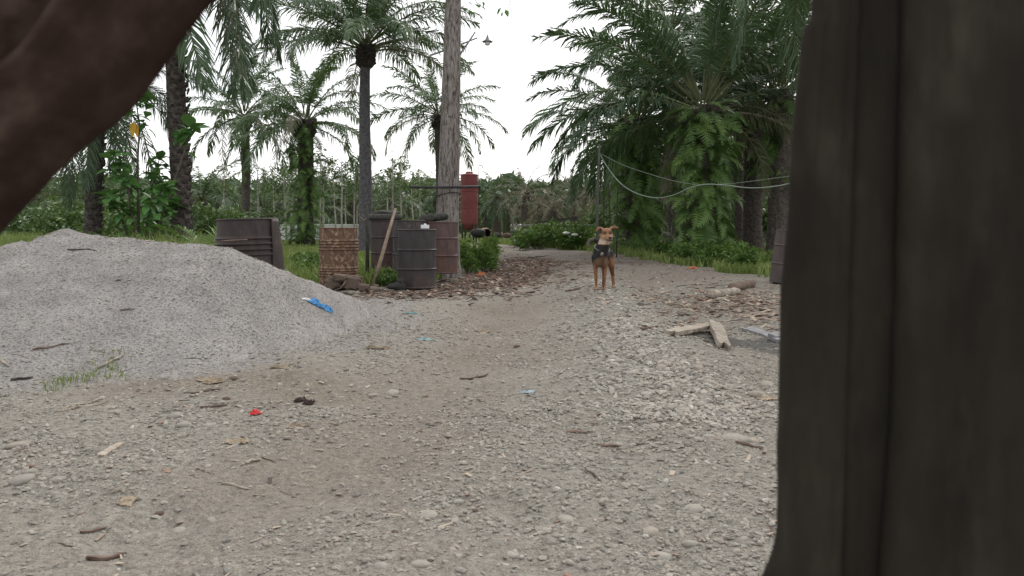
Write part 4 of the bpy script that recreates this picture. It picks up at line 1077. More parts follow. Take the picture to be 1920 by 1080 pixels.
# red tank on its stand
def build_tank():
    D = 45.0; s = D / F; cx = 880; r = 16.3 * s
    b = on(cx, D); zt, zb = at(cx, 328, D).z - b.z, at(cx, 420, D).z - b.z
    t = empty("red_tank", b, "tall faded red tank of welded sections right of the grey trunk", "tank")
    H = zt - zb; prof = []; z = zb
    for k in range(3):
        z0 = zb + H * k / 3; z1 = zb + H * (k + 1) / 3
        mb = MB(); mb.lathe([(r * .985, z0 + .004), (r * (1.0 + .004 * k), z0 + .05), (r, (z0 + z1) / 2), (r * .998, z1 - .04), (r * .985, z1 - .004)], 40, fn=lambda a, zz: 1 + .02 * (float(fbm(math.cos(a) * 2, math.sin(a) * 2 + zz, 3)) - .5)); mb.build("tank_section", M['tank'], t)
    for k in (1, 2):
        zz = zb + H * k / 3; mb = MB(); mb.lathe([(r * .98, zz - .035), (r * 1.025, zz - .03), (r * 1.025, zz + .03), (r * .98, zz + .035)], 40); mb.build("weld_band", M['tank'], t)
    mb = MB(); mb.lathe([(r * 1.02, zt - .05), (r * 1.03, zt), (r, zt + .02), (r * .4, zt + .09), (.001, zt + .1)], 40); mb.build("top_plate", M['tank'], t)
    mb = MB(); mb.lathe([(.2, zt + .06), (.2, zt + .16), (.18, zt + .18), (.001, zt + .18)], 20); mb.build("hatch", M['tank'], t)
    mb = MB(); mb.lathe([(r * .98, zb), (r * .75, zb - .22), (r * .3, zb - .36), (.001, zb - .37)], 40); mb.build("cone_bottom", M['tank'], t)
    for a in range(4):
        q = a * math.pi / 2 + .6; mb = MB(); mb.tube([(r * .93 * math.cos(q), r * .93 * math.sin(q), -.1), (r * .93 * math.cos(q), r * .93 * math.sin(q), zb + .25)], .05, 8); mb.build("leg", M['pipe'], t)
    mb = MB(); x = r + .05; mb.tube([(x, 0, 0), (x, 0, zt + .50), (x + .02, 0, zt + .53), (x + .17, 0, zt + .53), (x + .19, 0, zt + .5), (x + .19, 0, zt + .36)], .02, 6); mb.build("vent_pipe", M['pipe'], t)
build_tank()

# white wall, barrel, boards and rails in the background
def build_background_things():
    for lab, x0, x1, D, y0 in (("long low white wall behind the rusty drum and the vine palm", 505, 710, 48, 419), ("piece of low white wall at the far left edge beyond the grass", 18, 52, 40, 404)):
        b = on((x0 + x1) / 2, D); t = empty("white_wall", b, lab, "wall")
        w = (x1 - x0) / F * D; h = at(0, y0, D).z - b.z
        mb = MB(); mb.box((0, 0, h / 2 - .15), (w, .22, h + .1)); mb.build("wall_body", M['wall'], t, False)
        mb = MB(); mb.box((0, 0, h - .07), (w + .06, .30, .06)); mb.build("coping", M['wall'], t, False)
    D = 34; p = on(912, D); p.z = at(912, 446, D).z
    t = empty("old_barrel", p, "rusty barrel on its side with its open end towards us, at the road's end", "barrel", None, (0, 0, R(12)))
    M['barrel_in'] = M['black']
    mb = MB(); pr = [(.20, -.45), (.225, -.2), (.23, 0), (.225, .2), (.20, .45)]
    mb.lathe(pr, 24); o = mb.build("shell", drum_mat("pale_rust_barrel", (.20, .12, .08), (.32, .22, .16), .3), t, True, (0, .3, .2), (R(90), 0, 0)); o.modifiers.new("thickness", 'SOLIDIFY').thickness = .03
    mb = MB(); mb.lathe([(.2, -.40), (.001, -.40)], 20); mb.build("back_end", M['black'], t, True, (0, .3, .2), (R(90), 0, 0))
    D = 36; p0, p1 = at(1002, 418, D), at(1082, 408, D)
    mb = MB(); mb.add([p0 + Vector((0, -.2, -.04)), p0 + Vector((0, .3, -.04)), p1 + Vector((0, .3, -.10)), p1 + Vector((0, -.2, -.10)), p0 + Vector((0, -.2, .05)), p0 + Vector((0, .3, .05)), p1 + Vector((0, .3, .06)), p1 + Vector((0, -.2, .06))], [(0, 1, 2, 3), (4, 7, 6, 5), (0, 4, 5, 1), (1, 5, 6, 2), (2, 6, 7, 3), (3, 7, 4, 0)])
    mb.box((0, 0, 0), (.01, .01, .01)); mb.v = mb.v[:8]; mb.f = mb.f[:6]; mb.m = mb.m[:6]
    t = empty("sloping_roof", on(1045, D), "dark sloping board roof of a low frame behind the weed mound", "shelter")
    o = mb.build("roof_board", M['wood_dark'], t, False); o.matrix_parent_inverse = Matrix.Translation(-t.location)
    for x in (1012, 1070):
        mb = MB(); mb.tube([on(x, D) - Vector((0, 0, .1)), at(x, 415, D)], .035, 6); o = mb.build("post", M['wood_brown'], t); o.matrix_parent_inverse = Matrix.Translation(-t.location)
    b = on(1035, 37); t = empty("rail", b, "thin level rail running behind the weed mound", "rail")
    mb = MB(); mb.tube([at(962, 423, 37), at(1035, 421, 37), at(1112, 422, 37)], .03, 6); o = mb.build("bar", M['wood_grey'], t); o.matrix_parent_inverse = Matrix.Translation(-t.location)
    for x in (965, 1108):
        mb = MB(); mb.tube([on(x, 37) - Vector((0, 0, .1)), at(x, 420, 37)], .03, 6); o = mb.build("post", M['wood_grey'], t); o.matrix_parent_inverse = Matrix.Translation(-t.location)
    rs = np.random.RandomState(6)
    for x, y, D, s in ((1062, 437, 30.5, .10), (1078, 440, 30.2, .09)):
        lumpy("plastic_sheet", M['white'], at(x, y, D), (s * 1.5, s, s * .55), int(x), label="white plastic sheet caught in the weed mound", cat="plastic sheet", group="white plastic in the weed mound", amp=.7)
    for x, y, D, s, m in ((897, 437, 33, .25, 'black'), (930, 441, 34, .15, 'wood_dark'), (950, 442, 34, .15, 'wood_brown'), (966, 437, 36, .2, 'black'), (985, 441, 35, .16, 'black')):
        lumpy("scrap_heap", M[m], at(x, y, D), (s * 1.3, s, s * .8), int(x), label="small scrap heap around the barrel at the road's end", cat="scrap", group="scrap by the barrel", amp=.6)
build_background_things()

# pole and hanging hoses at right
def build_pole_and_ropes():
    rs = np.random.RandomState(15); D = 21.0
    b = on(1119, D); mb = MB(); mb.tube([b - Vector((0, 0, .1)), at(1120, 400, D), at(1122, 330, D), at(1124, 270, D)], [.045, .04, .034, .026], 8, jit=.07, rs=rs)
    tag(mb.build("bamboo_pole", mottled("weathered_bamboo", (.04, .045, .035), (.09, .09, .075), 10)), "tall thin pole behind the dog that carries the hose", "pole")
    for i, x in enumerate((1131, 1142, 1156)):
        b = on(x, 24); mb = MB(); mb.tube([b - Vector((0, 0, .1)), at(x + 1, 400, 24), at(x + rs.uniform(-3, 3), 345, 24)], [.022, .02, .014], 6, jit=.1, rs=rs)
        tag(mb.build("stake", M['wood_dark']), "thin dark stake standing close behind the dog's head", "stake", "thin stakes behind the dog")
    def line(pts, r, name, mat, lab, cat):
        P = [at(x, y, 21 - (x - 1125) / 475 * 8) for x, y in pts]; Q = []
        for i in range(len(P) - 1):
            a, b_, c, d = P[max(i - 1, 0)], P[i], P[i + 1], P[min(i + 2, len(P) - 1)]
            for k in range(6):
                u = k / 6; Q.append(.5 * ((2 * b_) + (c - a) * u + (2 * a - 5 * b_ + 4 * c - d) * u * u + (3 * b_ - a - 3 * c + d) * u ** 3))
        Q.append(P[-1]); mb = MB(); mb.tube(Q, r, 7); tag(mb.build(name, mat), lab, cat)
    line([(1125, 289), (1140, 315), (1165, 345), (1195, 363), (1230, 371), (1262, 366), (1290, 354), (1320, 346), (1360, 347), (1400, 352), (1440, 351), (1490, 342), (1600, 312)], .0125, "hose", M['rope'], "thick pale green hose sagging between the pole and the post", "hose")
    line([(1126, 288), (1165, 308), (1210, 324), (1255, 337), (1295, 345), (1345, 346), (1400, 341), (1490, 329), (1600, 314)], .007, "cord", M['rope_dark'], "thin cord strung above the pale green hose", "cord")
build_pole_and_ropes()

# ------------------------------------------------------------------ the dog
def build_dog():
    o0 = ground_at(1128, 544); o0.x = (1130 - HX) / F * o0.y
    t = empty("dog", o0, "tan and black dog standing on the track, facing us, collar and chain on", "dog")
    parts = MB()
    def cap(a, b, ra, rb, n=14, k=7):
        a = Vector(a); b = Vector(b); pts = []; rad = []
        d = (b - a); L = d.length; d.normalize()
        for i in range(4): q = math.pi / 2 * i / 4; pts.append(a - d * ra * math.cos(q)); rad.append(max(ra * math.sin(q), .0015))
        for i in range(k): u = i / (k - 1); pts.append(a.lerp(b, u)); rad.append(ra + (rb - ra) * u)
        for i in range(3, -1, -1): q = math.pi / 2 * i / 4; pts.append(b + d * rb * math.cos(q)); rad.append(max(rb * math.sin(q), .0015))
        parts.tube(pts, rad, n)
    def ell(c, r, rot=(0, 0, 0), n=16):
        m = Euler(rot).to_matrix(); v = []; c = Vector(c); h = 10
        for i in range(h + 1):
            ph = math.pi * i / h; rr = max(math.sin(ph), .02)
            for j in range(n): q = 2 * math.pi * j / n; v.append(c + m @ Vector((r[0] * rr * math.cos(q), r[1] * rr * math.sin(q), r[2] * math.cos(ph))))
        f = [(i * n + j, (i + 1) * n + j, (i + 1) * n + (j + 1) % n, i * n + (j + 1) % n) for i in range(h) for j in range(n)]
        f += [tuple(range(n)), tuple(h * n + n - 1 - j for j in range(n))]; parts.add(v, f)
    # trunk
    ell((-.022, .06, .425), (.097, .15, .135)); ell((-.02, .0, .40), (.078, .08, .115)); ell((-.03, .10, .47), (.090, .12, .085))
    ell((.03, .22, .425), (.095, .14, .11)); cap((.02, .2, .45), (.08, .40, .465), .090, .080); ell((.095, .42, .45), (.080, .10, .10))
    # neck and head
    cap((-.018, .03, .50), (.024, -.03, .655), .098, .070); cap((-.015, -.03, .46), (.03, -.06, .60), .075, .055)
    ell((.042, -.055, .722), (.086, .088, .084)); ell((.042, -.085, .755), (.068, .06, .052)); ell((.05, -.10, .69), (.070, .06, .05))
    cap((.052, -.10, .690), (.068, -.205, .664), .056, .037); cap((.054, -.10, .655), (.066, -.185, .632), .042, .027); ell((.069, -.222, .682), (.026, .02, .020))
    # ears: flat flaps held out sideways
    for s, (a, b, c) in ((-1, ((-.018, -.045, .79), (-.062, -.058, .803), (-.088, -.088, .766))), (1, ((.098, -.045, .792), (.145, -.055, .818), (.180, -.085, .806)))):
        A, B, C = Vector(a), Vector(b), Vector(c)
        for i in range(7):
            u = i / 6; p = A.lerp(B, u * 2) if u < .5 else B.lerp(C, u * 2 - 1)
            ell(p, (.020, .030 * (1 - .7 * u) + .006, .021 * (1 - .62 * u) + .006), (0.5, s * .2, 0), 10)
    # front legs
    for (sx, sy, ex, ey, fx, fy) in ((-.085, .06, -.088, .05, -.082, .0), (.045, .05, .036, .04, .016, -.01)):
        cap((sx, sy, .42), (ex, ey, .29), .058, .032); cap((ex, ey, .29), ((ex + fx) / 2 + .0, fy + .015, .145), .029, .021); ell(((ex + fx) / 2, fy + .013, .145), (.023, .023, .026)); cap(((ex + fx) / 2, fy + .015, .145), (fx, fy + .012, .045), .0195, .0185)
        ell((fx, fy - .022, .022), (.034, .052, .026)); 
        for q in (-1, 0, 1): ell((fx + q * .018, fy - .058 + abs(q) * .008, .017), (.012, .022, .016))
    # hind legs: knee forward, hock back
    for (hx, hy, kx, ky, ox, oy, fx, fy) in ((.135, .40, .15, .30, .185, .42, .185, .34), (.06, .44, .06, .34, .075, .50, .062, .44)):
        cap((hx - .01, hy, .44), (kx, ky + .02, .30), .076, .044); cap((kx, ky + .02, .30), (ox, oy, .165), .042, .025); cap((ox, oy, .165), (fx, fy + .03, .04), .024, .021)
        ell((fx, fy - .01, .021), (.032, .055, .024))
        for q in (-1, 0, 1): ell((fx + q * .017, fy - .052, .016), (.012, .02, .015))
    # tail curled up over the back
    tp = [(.10, .50, .52), (.03, .54, .60), (-.06, .52, .645), (-.125, .49, .635), (-.150, .47, .585), (-.135, .455, .55)]
    for i in range(5): cap(tp[i], tp[i + 1], .034 - .003 * i, .034 - .003 * (i + 1))
    me = parts.mesh("body_raw", [], True)
    tmp = link("body_raw", me)
    rm = tmp.modifiers.new("remesh", 'REMESH'); rm.mode = 'VOXEL'; rm.voxel_size = 0.0085
    sm = tmp.modifiers.new("smooth", 'SMOOTH'); sm.factor = .5; sm.iterations = 4
    dg = bpy.context.evaluated_depsgraph_get()
    body = bpy.data.meshes.new_from_object(tmp.evaluated_get(dg)); bpy.data.objects.remove(tmp)
    n = len(body.vertices); co = np.empty(n * 3, np.float32); body.vertices.foreach_get("co", co); co = co.reshape(-1, 3)
    x, y, z = co.T
    nz = fbm(x * 14, z * 14 + y * 9, 5)
    tan = np.array([0.19, 0.088, 0.042]); black = np.array([0.014, 0.013, 0.013]); cream = np.array([0.46, 0.36, 0.27]); tan2 = np.array([0.15, 0.07, 0.035])
    c = np.tile(tan, (n, 1)) * (0.8 + 0.4 * nz[:, None])
    w_ = ((z > .28) & (z < .46) & (y < .2))[:, None] * sstep(.28, .36, z)[:, None]; c = c * (1 - w_) + np.array([.13, .082, .052]) * w_
    w_ = ((z > .62) & (y < .05))[:, None] * 1.0; c = c * (1 - w_) + np.array([.27, .135, .07]) * (0.75 + .5 * nz[:, None]) * w_
    def blend(c, col, w): w = np.clip(w, 0, 1)[:, None]; return c * (1 - w) + col * w
    head = (y < -.02) & (z > .60) | (z > .68) & (y < .1)
    j = (nz - .5) * .08
    sad = sstep(.395, .465, z + j * 1.3 - .10 * sstep(.2, .45, y) + 2.2 * np.minimum(np.abs(x + .02), .1) ** 2 * 3) * (1 - sstep(.612, .66, z + j * .5) * (y < .1))     # neck, chest top and saddle
    sad = np.maximum(sad, sstep(.455, .50, z + j) * (y > .12))
    sad = np.maximum(sad, ((z > .56) & (y > -.045) & (y < .1) & (z < .70)).astype(float))
    c = blend(c, black, sad * (1 - ((y < -.085) & (z > .585))))
    c = blend(c, black, (x < -.085) * (y > .02) * sstep(.33, .38, z) * (z < .6)); c = blend(c, tan2 * .8, np.exp(-((x + .015) / .035) ** 2) * (y < .0) * (z < .43) * (z > .27) * .6)  # black left flank; mid-chest strip darkened, shading painted into the coat colour
    c = blend(c, tan2, sstep(.36, .30, z) * sstep(.18, .3, y) * .6)
    hd = (y < -.04) & (z > .595)
    c = blend(c, cream, hd * sstep(.670, .645, z + j * .3) * .95)                            # lower muzzle and chin
    c = blend(c, cream, hd * np.exp(-((np.abs(x - .045) - .060) / .02) ** 2) * sstep(.73, .70, z) * .55)
    c = blend(c, black, (y < -.16) * np.exp(-((z - .650) / .014) ** 2) * .95)           # mouth line
    c = blend(c, np.array([.05, .03, .022]), (y < -.06) * np.maximum(np.exp(-((x - .012) ** 2 + (z - .742) ** 2) / .022 ** 2), np.exp(-((x - .082) ** 2 + (z - .744) ** 2) / .022 ** 2)) * .95)
    c = blend(c, np.array([.06, .035, .025]), ((x < -.03) | (x > .115)) * (z > .74) * (y < .0) * .55 * (nz > .4))
    c = blend(c, np.array([.09, .08, .06]), (x < -.06) * (y > .40) * (z > .53) * .75)          # pale tail end
    c = blend(c, cream * .9, sstep(.05, .02, z) * .5)
    c = blend(c, black, np.maximum(np.exp(-((x + .030) / .016) ** 2), np.exp(-((x - .112) / .016) ** 2)) * (z > .735) * (z < .80) * (y < -.02) * .9)      # dark inner ears
    a = body.attributes.new("col", 'FLOAT_COLOR', 'POINT'); a.data.foreach_set("color", np.concatenate([c, np.ones((n, 1))], 1).astype(np.float32).ravel())
    body.polygons.foreach_set("use_smooth", [True] * len(body.polygons))
    m = NT("short_dog_coat"); fur = m.noise(m.mapping(m.coord(), (1, 1, .35)), 170, 3, .7)
    m.bump(fur, .35, .004); m.set(m.mix(m.ramp(fur, [(.3, .35), (.6, 0.0)]), m.attr("col", 'Color'), m.mix(1.0, m.attr("col", 'Color'), (.55, .5, .48), 'MULTIPLY')), .75, .25)
    body.materials.clear(); body.materials.append(m.mat); link("body", body, t).rotation_euler = (0, 0, 0)
    gl = plain("dark_wet_eye", (.012, .008, .006), .12, .6)
    for ex in (.014, .080):
        mb = MB(); mb.lathe([(.0135 * math.sin(q), -.0135 * math.cos(q)) for q in np.linspace(0.05, 3.1, 9)], 12); mb.build("eye", gl, t, True, (ex, -.130 if ex < .05 else -.134, .742))
    mb = MB(); mb.lathe([(.025 * math.sin(q), -.019 * math.cos(q)) for q in np.linspace(0.05, 3.1, 9)], 12); mb.build("nose", gl, t, True, (.070, -.238, .684))
    # collar with a tag
    cm = plain("pale_grey_collar", (.16, .16, .17), .5)
    cc = Vector((-.006, .005, .545)); ax = Vector((.22, -.55, 1)).normalized()
    u = ax.orthogonal().normalized(); w = ax.cross(u); mb = MB()
    mb.tube([cc + u * .099 * math.cos(q) + w * .099 * math.sin(q) for q in np.linspace(0, 2 * math.pi, 33)], .0048, 7); col = mb.build("collar", cm, t)
    lumpy("tag", plain("dull_pale_tag", (.22, .17, .15), .5), (-.02, -.105, .47), (.022, .010, .028), 3, (0, .35, 0), 2, .2, 1, parent=col)
    # chain hanging from the collar
    t2 = empty("chain", o0 + Vector((0, -.12, .45)), "rusty dark chain hanging from the dog's collar between its legs", "chain")
    mb = MB(); mt = MB(); mt.tube([(.0085 * math.cos(q), 0, .0145 * math.sin(q)) for q in np.linspace(0, 2 * math.pi, 13)], .0032, 5, cap=False); lm = mt.mesh("link", mottled("rusty_chain", (.03, .02, .016), (.10, .06, .045), 20))
    z = 0.0; k = 0
    while z > -.43:
        link("link", lm, t2, (.004 * math.sin(k * .7) - .012 + .016 * (-z), .0 if z > -.1 else -.05 * (z + .1), z), (0, 0, (math.pi / 2) * (k % 2) + .4)); z -= .0215; k += 1
build_dog()

# ------------------------------------------------------------------ wood, sticks and rubbish on the ground
def ground_pt(x, y, up=0.0):
    p = ground_at(x, y); p.z += up; return p
def stick(x0, y0, x1, y1, r, mat, name="stick", label=None, cat="stick", group=None, seed=1, kink=.02):
    r *= .8; rs = np.random.RandomState(seed); a, b = ground_pt(x0, y0, r * .8), ground_pt(x1, y1, r * .8); mb = MB(); k = 6; L = (b - a).length
    pts = []
    for i in range(k):
        q = a.lerp(b, i / (k - 1)); q += Vector((rs.normal() * kink * L, rs.normal() * kink * L, 0)); q.z = max(float(surf(q.x, q.y)) + r * .7, q.z if i in (0, k - 1) else -9); pts.append(q)
    mb.tube(pts, [r * (1 - .35 * i / (k - 1)) * (.6 if i in (0, k - 1) else 1) for i in range(k)], 6, jit=.3, rs=rs)
    return tag(mb.build(name, mat, None, False), label, cat, group)
def plank(x0, y0, x1, y1, w, th, mat, label, seed, roll=.15, lift=(0, 0), name="broken_board"):
    "splintered board with ragged ends"
    rs = np.random.RandomState(seed); a, b = ground_pt(x0, y0, th * .6 + lift[0]), ground_pt(x1, y1, th * .6 + lift[1]); d = (b - a); L = d.length; d.normalize()
    s = Vector((-d.y, d.x, 0)).normalized(); u = d.cross(s) * -1; u = s.cross(d) * -1 if u.z < 0 else u
    s2 = s * math.cos(roll) + u * math.sin(roll); u2 = u * math.cos(roll) - s * math.sin(roll)
    nl, nw = 12, 6; V = []; 
    for side in (1, -1):
        for i in range(nl + 1):
            for j in range(nw + 1):
                q = i / nl; e = (rs.uniform(-.08, .03) if i == nl else rs.uniform(-.03, .05) if i == 0 else 0) * L if side == 1 else 0
                if side == 1: ends = V
                g = w * (.5 * (1 - .25 * q)) * (2 * j / nw - 1) * (1 + .08 * math.sin(q * 9 + seed))
                if side == -1 and i in (0, nl): p = V[i * (nw + 1) + j] - u2 * th
                else: p = a + d * (L * q + e) + s2 * g + u2 * (th * .5 * side + rs.uniform(-.12, .12) * th)
                V.append(p)
    n1 = (nl + 1) * (nw + 1); f = []
    for i in range(nl):
        for j in range(nw):
            k = i * (nw + 1) + j; f.append((k, k + nw + 1, k + nw + 2, k + 1)); f.append((n1 + k, n1 + k + 1, n1 + k + nw + 2, n1 + k + nw + 1))
        k = i * (nw + 1); f.append((k, n1 + k, n1 + k + nw + 1, k + nw + 1)); k += nw; f.append((k, k + nw + 1, n1 + k + nw + 1, n1 + k))
    for j in range(nw): f.append((j, j + 1, n1 + j + 1, n1 + j)); k = nl * (nw + 1) + j; f.append((k, n1 + k, n1 + k + 1, k + 1))
    mb = MB(); mb.add(V, f); return tag(mb.build(name, mat, None, False), label, "board")
def build_litter():
    rs = np.random.RandomState(21)
    plank(1258, 632, 1345, 622, .11, .035, M['wood_pale'], "long splintered pale board lying flat, pointing left, by the ash", 3, lift=(0, .045))
    plank(1340, 622, 1358, 656, .13, .04, M['wood_pale'], "short splintered pale board slanting towards us by the ash", 5, roll=-.3, lift=(.05, 0))
    plank(1402, 622, 1480, 648, .10, .03, M['wood_grey'], "grey board lying across the ash patch beside the post", 7)
    plank(1450, 640, 1500, 628, .12, .05, M['wood_grey'], "end of a second grey board half hidden by the post", 8)
    plank(188, 858, 228, 834, .035, .012, M['wood_pale'], "small pale wood splinter on the bare earth at lower left", 9)
    for (x0, y0, x1, y1, r, m, lab, s) in ((1372, 548, 1412, 538, .075, 'wood_brown', "dark weathered log chunk on top of the wood scraps right of the dog", 1), (1330, 560, 1384, 552, .06, 'wood_pale', "pale barkless log chunk among the wood scraps right of the dog", 2)):
        a, b = ground_pt(x0, y0, r * .7), ground_pt(x1, y1, r * .7); mb = rough_log(a, b, r, M[m], s + 40); tag(mb.build("log", M[m]), lab, "log")
    a, b = ground_pt(872, 500, .05), ground_pt(916, 497, .05); tag(rough_log(a, b, .06, M['wood_brown'], 50).build("log", M['wood_brown']), "short brown log lying beside the red-brown drum", "log")
    named = [(182, 692, 234, 668, .013, 'wood_pale', "pale bent stick at the foot of the sand pile"), (20, 716, 60, 712, .013, 'wood_dark', "dark stick at the left edge below the sand pile"), (160, 1050, 238, 1043, .012, 'wood_brown', "brown stick lying alone near the bottom left"),
             (862, 712, 916, 704, .012, 'wood_brown', "straight brown stick in the middle of the track"), (1064, 812, 1102, 816, .010, 'wood_brown', "short dark stick on the gravel right of the middle"), (1118, 836, 1165, 840, .009, 'wood_brown', "thin stick crossing twigs on the gravel at right"),
             (1190, 835, 1240, 815, .006, 'twig', "very thin twig pointing up right on the gravel"), (1096, 880, 1128, 905, .008, 'twig', "short twig on bare earth right of the middle"), (1380, 833, 1432, 843, .010, 'wood_brown', "dark stick near the post below the cobbles"),
             (112, 770, 200, 748, .009, 'wood_pale', "pale cane lying left of the cobbles, upper of two"), (105, 774, 205, 752, .008, 'wood_pale', "pale cane lying left of the cobbles, lower of two"), (415, 908, 470, 920, .008, 'wood_pale', "pale curved twig on the bare earth at lower left"), (352, 740, 410, 732, .009, 'wood_brown', "brown cane near the yellowish husks"),
             (375, 768, 425, 762, .010, 'wood_brown', "brown stick left of the red wrapper"), (150, 1000, 200, 993, .008, 'wood_brown', "thin brown stick in the gravel at lower left"), (460, 870, 490, 865, .009, 'wood_pale', "small pale stick end on the bare earth"), (1060, 548, 1090, 541, .02, 'wood_brown', "brown stick just left of the dog's feet"),
             (0, 676, 18, 690, .012, 'wood_pale', "pale stick poking in at the left edge"), (60, 660, 130, 648, .01, 'wood_brown', "crooked brown twig on the sand pile's lower slope"), (225, 582, 252, 582, .008, 'wood_brown', "short brown twig level on the sand pile's face"), (125, 470, 180, 472, .010, 'wood_dark', "dark twig high on the sand pile below its peak")]
    for i, (x0, y0, x1, y1, r, m, lab) in enumerate(named): stick(x0, y0, x1, y1, r, M[m], "stick", lab, seed=i + 5)
    # bark strips and twigs strewn right of the dog
    for i in range(64):
        x, y = rs.uniform(1200, 1470), rs.uniform(530, 625); l = rs.uniform(18, 60); q = rs.uniform(-.35, .2)
        stick(x - l / 2, y - l * q * .3, x + l / 2, y + l * q * .3, rs.uniform(.006, .016), M[['wood_brown', 'wood_pale', 'twig'][rs.randint(3)]], "bark_strip", "strip of bark or twig strewn on the ground right of the dog", "bark strip", "bark strips right of the dog", i + 90, .03)
    for i in range(46):
        u = rs.uniform(0, 1); x, y = 690 + 290 * u + rs.normal(0, 35), 552 - 62 * u + rs.normal(0, 10); l = rs.uniform(12, 40); q = rs.uniform(-.4, .3)
        if y < 480: continue
        stick(x - l / 2, y - l * q * .3, x + l / 2, y + l * q * .3, rs.uniform(.01, .02), M[['wood_brown', 'wood_brown', 'wood_dark', 'wood_pale'][rs.randint(4)]], "bark_strip", "strip of bark or wood on the dark litter beside the drums", "bark strip", "bark strips beside the drums", i + 190, .03)
    for i in range(44):
        x, y = rs.uniform(20, 1440), rs.uniform(600, 1060); l = rs.uniform(12, 34); q = rs.uniform(-.8, .6)
        stick(x - l / 2, y - l * q * .3, x + l / 2, y + l * q * .3, rs.uniform(.002, .0045), M[['wood_brown', 'twig', 'wood_pale'][rs.randint(3)]], "twig", "small broken twig lying on the open gravel", "twig", "small twigs on the open gravel", i + 300, .03)
    # chips: uncountable small litter
    n1, n2, n3, n4 = 4800, 1500, 2600, 900; Xs = []; Ys = []
    u = rs.uniform(0, 1, n1); D = 10.6 + 12 * u ** 1.3; xc = np.interp(D, [10, 12, 14, 18, 23], [-1.75, -1.0, -.35, .15, .6]); Xs.append(xc + rs.normal(0, .65, n1)); Ys.append(D + rs.normal(0, .3, n1))
    Xs.append(rs.normal(2.9, .75, n2)); Ys.append(rs.normal(9.6, 1.2, n2))
    Xs.append(rs.uniform(-.4, 4.4, n3)); Ys.append(rs.uniform(11, 26, n3))
    Y = rs.uniform(2.2, 10, n4); Xs.append(rs.uniform(-.62, .36, n4) * Y); Ys.append(Y)
    X, Y = np.concatenate(Xs), np.concatenate(Ys); n = len(X); Z = surf(X, Y)
    L = (.008 + .055 * rs.uniform(0, 1, n) ** 1.8) * np.where(np.arange(n) < n1 + n2, 1.25, np.where(np.arange(n) < n1 + n2 + n3, .8, .38)); W = L * rs.uniform(.15, .5, n); a = rs.uniform(0, 6.28, n); tl = rs.uniform(-.3, .3, n)
    bx = np.array([(-1, -1, 0), (1, -.7, 0), (1, .7, 0), (-1, 1, 0), (-1, -1, 1), (1, -.7, 1), (1, .7, 1), (-1, 1, 1)], float)
    v = np.repeat(bx[None], n, 0); v[..., 0] *= L[:, None]; v[..., 1] *= W[:, None]; v[..., 2] = v[..., 2] * (W * .35)[:, None] + v[..., 0] * np.tan(tl)[:, None] + .004
    c, s = np.cos(a)[:, None], np.sin(a)[:, None]
    V = np.stack([v[..., 0] * c - v[..., 1] * s + X[:, None], v[..., 0] * s + v[..., 1] * c + Y[:, None], v[..., 2] + Z[:, None]], -1).reshape(-1, 3)
    fq = np.array([(3, 2, 1, 0), (4, 5, 6, 7), (0, 1, 5, 4), (1, 2, 6, 5), (2, 3, 7, 6), (3, 0, 4, 7)])
    Fq = (fq[None] + (np.arange(n) * 8)[:, None, None]).reshape(-1, 4)
    pal = np.array([(.10, .055, .04), (.06, .036, .028), (.20, .125, .09), (.33, .27, .21), (.03, .022, .02), (.24, .19, .15)])
    cc = pal[rs.choice(6, n, p=[.28, .22, .16, .12, .12, .10])]; far = np.arange(n) >= n1; cc[far] = (pal * 1.25)[rs.choice(6, far.sum(), p=[.08, .06, .14, .36, .06, .30])]
    tag(link("wood_chips", mesh_np("wood_chips", V, Fq, M['chip'], attrs={"col": np.repeat(cc, 8, 0)}, smooth=False)), "small bark chips and dead leaf scraps over the track", "wood chips", kind="stuff")

    # rubbish: crumpled sheets
    def crumple(name, x, y, w, h, mat, lab, cat, seed, hz=.5, group=None):
        rr = np.random.RandomState(seed); p = ground_pt(x, y); sx = w / F * p.y / 2; sy = h; n = 13; V = []
        gx = float(surf(p.x + .06, p.y) - surf(p.x - .06, p.y)); gy = float(surf(p.x, p.y + .06) - surf(p.x, p.y - .06))
        shear = float(np.clip(-gx / gy, -2, 2)) if abs(gx) > .03 and abs(gy) > .01 else 0.0      # lie level along the slope
        for i in range(n):
            for j in range(n):
                a, b = 2 * i / (n - 1) - 1, 2 * j / (n - 1) - 1; k = 1 - .25 * float(vnoise(i * .6, j * .6, seed))
                z = (float(fbm(i * .45 + seed, j * .45, seed)) ** 2) * sx * hz * 1.7 * (1.05 - max(abs(a), abs(b)) ** 3 * .8) + .004
                X, Y = p.x + a * sx * k + rr.normal() * sx * .05, p.y + a * sx * k * shear + b * sy * k + rr.normal() * sy * .05
                V.append((X, Y, float(surf(X, Y)) + z))
        f = [(i * n + j, (i + 1) * n + j, (i + 1) * n + j + 1, i * n + j + 1) for i in range(n - 1) for j in range(n - 1)]
        mb = MB(); mb.add(V, f); o = mb.build(name, mat, None, False); sm = o.modifiers.new("thickness", 'SOLIDIFY'); sm.thickness = .003
        return tag(o, lab, cat, group)
    crumple("plastic_bag", 601, 580, 34, .024, M['blue'], "crumpled bright blue plastic bag on the sand pile's right slope", "plastic bag", 1, .8)
    crumple("plastic_scrap", 585, 571, 24, .02, M['white'], "white plastic scrap beside the blue bag", "plastic scrap", 2, .5)
    crumple("wrapper", 480, 778, 22, .035, M['redplastic'], "small bright red wrapper on the bare earth", "wrapper", 3, .9)
    crumple("plastic_scrap", 770, 588, 28, .05, M['teal'], "flat teal plastic scrap on the gravel below the slate drum", "plastic scrap", 4, .3)
    crumple("plastic_scrap", 800, 638, 34, .05, M['teal'], "faded teal plastic scrap in the left wheel track", "plastic scrap", 5, .15)
